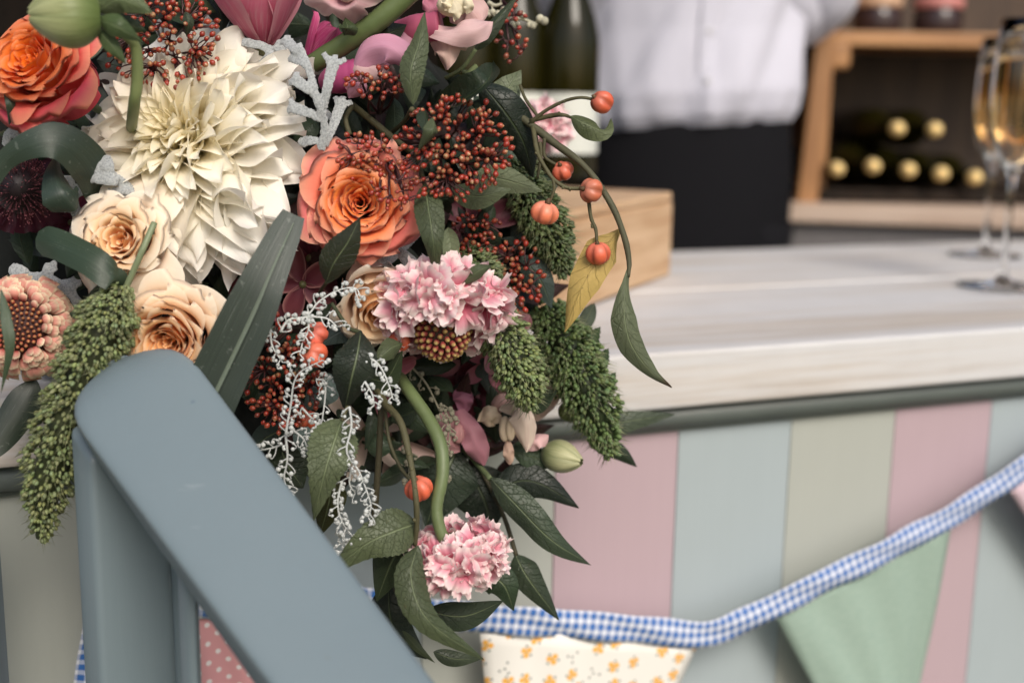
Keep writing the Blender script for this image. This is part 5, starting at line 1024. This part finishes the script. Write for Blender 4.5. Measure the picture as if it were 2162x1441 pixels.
def bud(x, y, D, face, Rpx, Lpx, label, seed, c0, c1, n=6, mat=None):
    g = np.random.default_rng(seed); R, L_ = px(Rpx, D), px(Lpx, D); e = empty('flower_bud', P(x, y, D), label, 'bud', face_rot(cw(*face), .4)); nv, nu = 20, 15; vv, uu = grid(nv, nu)
    for i in range(n):
        az = 2*PI*i/n; prof_ = np.sin(PI*(.06+.90*vv)**.82)**.72; th = az+uu*(.80*np.clip(1.05-vv*.25, 0, 1)); rr = R*prof_*(1+.05*(i % 2)+.05*(1-uu**2)-.02*np.abs(uu))+R*.02; zz_ = L_*vv*(1-.05*uu**2)
        X = np.stack([rr*np.cos(th), rr*np.sin(th), zz_], -1); c = mixc(c0, c1, sstep(vv, .0, .8)*(.5+.5*(1-uu**2))); link('petal', sheet_mesh('petal', X, mat or M_bud, c*g.uniform(.9, 1.08)), e)
    return e
gb = bud(212, 36, .60, (-.93, -.06, .30), 62, 142, 'large pale green ribbed bud above the coral rose', 111, (.15, .21, .06), (.44, .47, .24))
for pth, w_, c in ((((205, 25, .60), (255, -2, .595), (322, 28, .60)), 66, (.16, .21, .10)), (((205, 40, .598), (245, 55, .592), (300, 88, .60)), 48, (.09, .14, .05)), (((203, 60, .602), (235, 95, .60), (266, 136, .605)), 34, (.10, .15, .06)), (((205, 45, .608), (262, 52, .608), (310, 66, .612)), 44, (.05, .08, .03))): leaf_obj('sepal', pth, w_, .60, M_leaf, c, gb, fold=.5)
stem_obj('stem', ((215, 40, .605), (262, 72, .61), (286, 100, .618), (290, 165, .625), (284, 215, .632), (279, 255, .655), (276, 285, .71)), [18, 22, 24, 26, 26, 26, 26], (.16, .195, .075), gb, M_stem, 12, 40)
bud(1150, 955, .765, (.75, -.15, .5), 32, 92, 'cream green snapdragon bud against the pink board', 112, (.12, .16, .06), (.52, .52, .30))
bud(1195, 880, .775, (.3, .6, .6), 22, 40, 'small closed green bud left of the thick millet plume', 113, (.05, .09, .03), (.20, .26, .08))
# ---- white bud sprays
def spray(label, paths, seed, tone=(.47, .49, .475), w_=4.8, gap=9, rb=4.6):
    g = np.random.default_rng(seed); e = empty('white_bud_spray', P(*paths[0][0]), label, 'spray', None, 'white bud sprays'); b = Buf()
    bv_, bf2 = ball(8, 6); me_ = mesh('bud', np.array(bv_), bf2, M_bead, np.array(tone)*1.08)
    for pth in paths:
        D0 = pth[0][2]; Lp = sum(math.hypot(pth[i+1][0]-pth[i][0], pth[i+1][1]-pth[i][1]) for i in range(len(pth)-1)); n_ = max(8, int(Lp/7)); q = spline([P(*p) for p in pth], n_)
        tube(b, q, [px(w_*.62, D0), px(w_*.42, D0), px(w_*.30, D0)], 6, tone); T_ = np.gradient(q, axis=0)
        nb = int(Lp/gap)+1
        for k_ in range(nb):
            i = min(n_-1, int((k_+.6)/nb*n_)); sgn = 1 if k_ % 2 else -1; t = nrm(T_[i]); sd = nrm(np.cross(t, FW))*sgn; l = px(g.uniform(7, 19), D0)
            p1 = q[i]+sd*l*.8+t*l*.5-FW*l*.3; p2 = p1+sd*l*.35+t*l*.5; p3 = p2-sd*l*.45+t*l*.15; tube(b, spline([q[i], p1, p2, p3], 9), px(1.5, D0), 4, tone)
            for pp in ((p3, p1+FW*l*.05) if g.uniform() < .6 else (p3,)):
                o = link('bud', me_, e); Mx = Matrix.Scale(px(rb, D0)*g.uniform(.6, 1.2), 4); Mx.translation = Vector(pp)-e.matrix_world.translation; o.matrix_local = Mx
    o = link('stems', b.mesh('stems', M_bead)); wparent(o, e); return e
d = .645
spray('white felted bud spray hanging below the red orange fruits', [[(x, y, d+.004*i) for x, y in l] for i, l in enumerate((((603, 917), (613, 860), (627, 793), (680, 760)), ((603, 917), (607, 967), (600, 1007), (607, 1033)), ((597, 937), (575, 945), (548, 950)), ((607, 900), (640, 925), (650, 953)), ((667, 800), (687, 810), (680, 887), (667, 913)), ((637, 860), (667, 890), (693, 900))))], 121)
spray('white felted bud spray trailing beside the veined leaf', [[(x, y, d+.003*i) for x, y in l] for i, l in enumerate((((738, 858), (742, 900), (732, 953), (757, 993), (773, 1033), (783, 1067), (777, 1092)), ((722, 1015), (713, 1060), (722, 1100), (753, 1143)), ((720, 1090), (727, 1125), (722, 1162)), ((742, 985), (738, 1020), (750, 1040))))], 122)
spray('short white bud spray over the dark diamond leaf edge', [[(x, y, .648) for x, y in l] for l in (((765, 745), (800, 770), (820, 810), (830, 843)), ((770, 805), (785, 830), (790, 855)))], 123)
spray('white bud spray arching above the pink orange fruit', [[(x, y, .65) for x, y in l] for l in (((592, 700), (610, 675), (647, 667), (673, 637), (713, 613), (750, 608), (762, 630)), ((647, 667), (652, 693), (640, 720), (633, 748)), ((570, 690), (575, 730), (597, 765)), ((647, 667), (690, 672), (712, 690)))], 124)
spray('dim tan bud spray behind the curved green stem', [[(x, y, .73) for x, y in l] for l in (((865, 770), (900, 810), (930, 870), (945, 900), (935, 950)), ((930, 850), (950, 900), (940, 1000)), ((855, 930), (865, 970), (862, 1010)))], 125, (.20, .19, .14), 5, 17, 5.5)
spray('pale bud twig in front of the bottle neck', [[(x, y, .77) for x, y in l] for l in (((1020, 20), (1060, 38), (1100, 40), (1135, 52)), ((1030, 5), (1045, 12), (1060, 8)))], 126, (.42, .40, .30), 9, 24, 8)
# ---- dark core of the arrangement and filler foliage
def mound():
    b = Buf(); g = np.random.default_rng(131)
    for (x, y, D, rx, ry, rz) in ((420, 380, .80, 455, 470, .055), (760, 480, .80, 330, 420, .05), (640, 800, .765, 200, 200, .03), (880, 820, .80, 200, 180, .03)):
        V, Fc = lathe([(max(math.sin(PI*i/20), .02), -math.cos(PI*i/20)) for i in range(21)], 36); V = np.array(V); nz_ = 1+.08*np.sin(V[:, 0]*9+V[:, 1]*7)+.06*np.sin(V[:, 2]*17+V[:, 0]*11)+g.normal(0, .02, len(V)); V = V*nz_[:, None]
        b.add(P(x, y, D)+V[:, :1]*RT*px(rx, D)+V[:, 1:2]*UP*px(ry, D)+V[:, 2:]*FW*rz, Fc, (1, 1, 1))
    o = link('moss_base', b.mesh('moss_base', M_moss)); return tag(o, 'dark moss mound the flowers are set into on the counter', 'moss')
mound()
def filler():
    g = np.random.default_rng(141); V, C, Fc, UVs = [], [], [], []; n_ = 0; nv, nu = 8, 5
    spots = [(420, 380, 430, 440, .735, 330), (800, 480, 300, 380, .745, 260), (690, 820, 200, 180, .735, 130), (950, 860, 190, 140, .765, 110), (1020, 480, 130, 200, .765, 60)]
    for (cx, cy, rx, ry, D, cnt) in spots:
        for _ in range(cnt):
            a = g.uniform(0, 2*PI); r = math.sqrt(g.uniform(0, 1)); x, y = cx+rx*r*math.cos(a), cy+ry*r*math.sin(a); an = g.uniform(0, 2*PI); l = g.uniform(50, 120); Dd = D+g.uniform(-.012, .03)
            p0, p1 = P(x, y, Dd), P(x+l*math.cos(an), y+l*math.sin(an), Dd+g.uniform(-.02, .02)); T_ = p1-p0; sd = nrm(np.cross(T_, FW))*px(g.uniform(14, 30), D); tw = g.uniform(-.9, .9); nn = nrm(np.cross(sd, T_)); sd = sd*math.cos(tw)+nn*np.linalg.norm(sd)*math.sin(tw)
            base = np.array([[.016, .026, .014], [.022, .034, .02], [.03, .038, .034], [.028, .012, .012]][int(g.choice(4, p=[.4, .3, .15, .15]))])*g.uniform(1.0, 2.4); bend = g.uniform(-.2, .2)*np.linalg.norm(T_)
            for i in range(nv):
                v = i/(nv-1)
                for j in range(nu):
                    u = j/(nu-1)*2-1; V.append(p0+T_*v+nn*bend*math.sin(PI*v)+sd*u*max(.03, math.sin(PI*v**.8))+nn*.25*np.linalg.norm(sd)*u*u); C.append(base); UVs.append((u*.5+.5, v))
            Fc += [(n_+i*nu+j, n_+i*nu+j+1, n_+(i+1)*nu+j+1, n_+(i+1)*nu+j) for i in range(nv-1) for j in range(nu-1)]; n_ += nv*nu
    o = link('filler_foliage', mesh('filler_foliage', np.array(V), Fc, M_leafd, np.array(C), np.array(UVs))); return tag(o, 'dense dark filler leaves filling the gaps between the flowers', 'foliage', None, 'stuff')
filler()
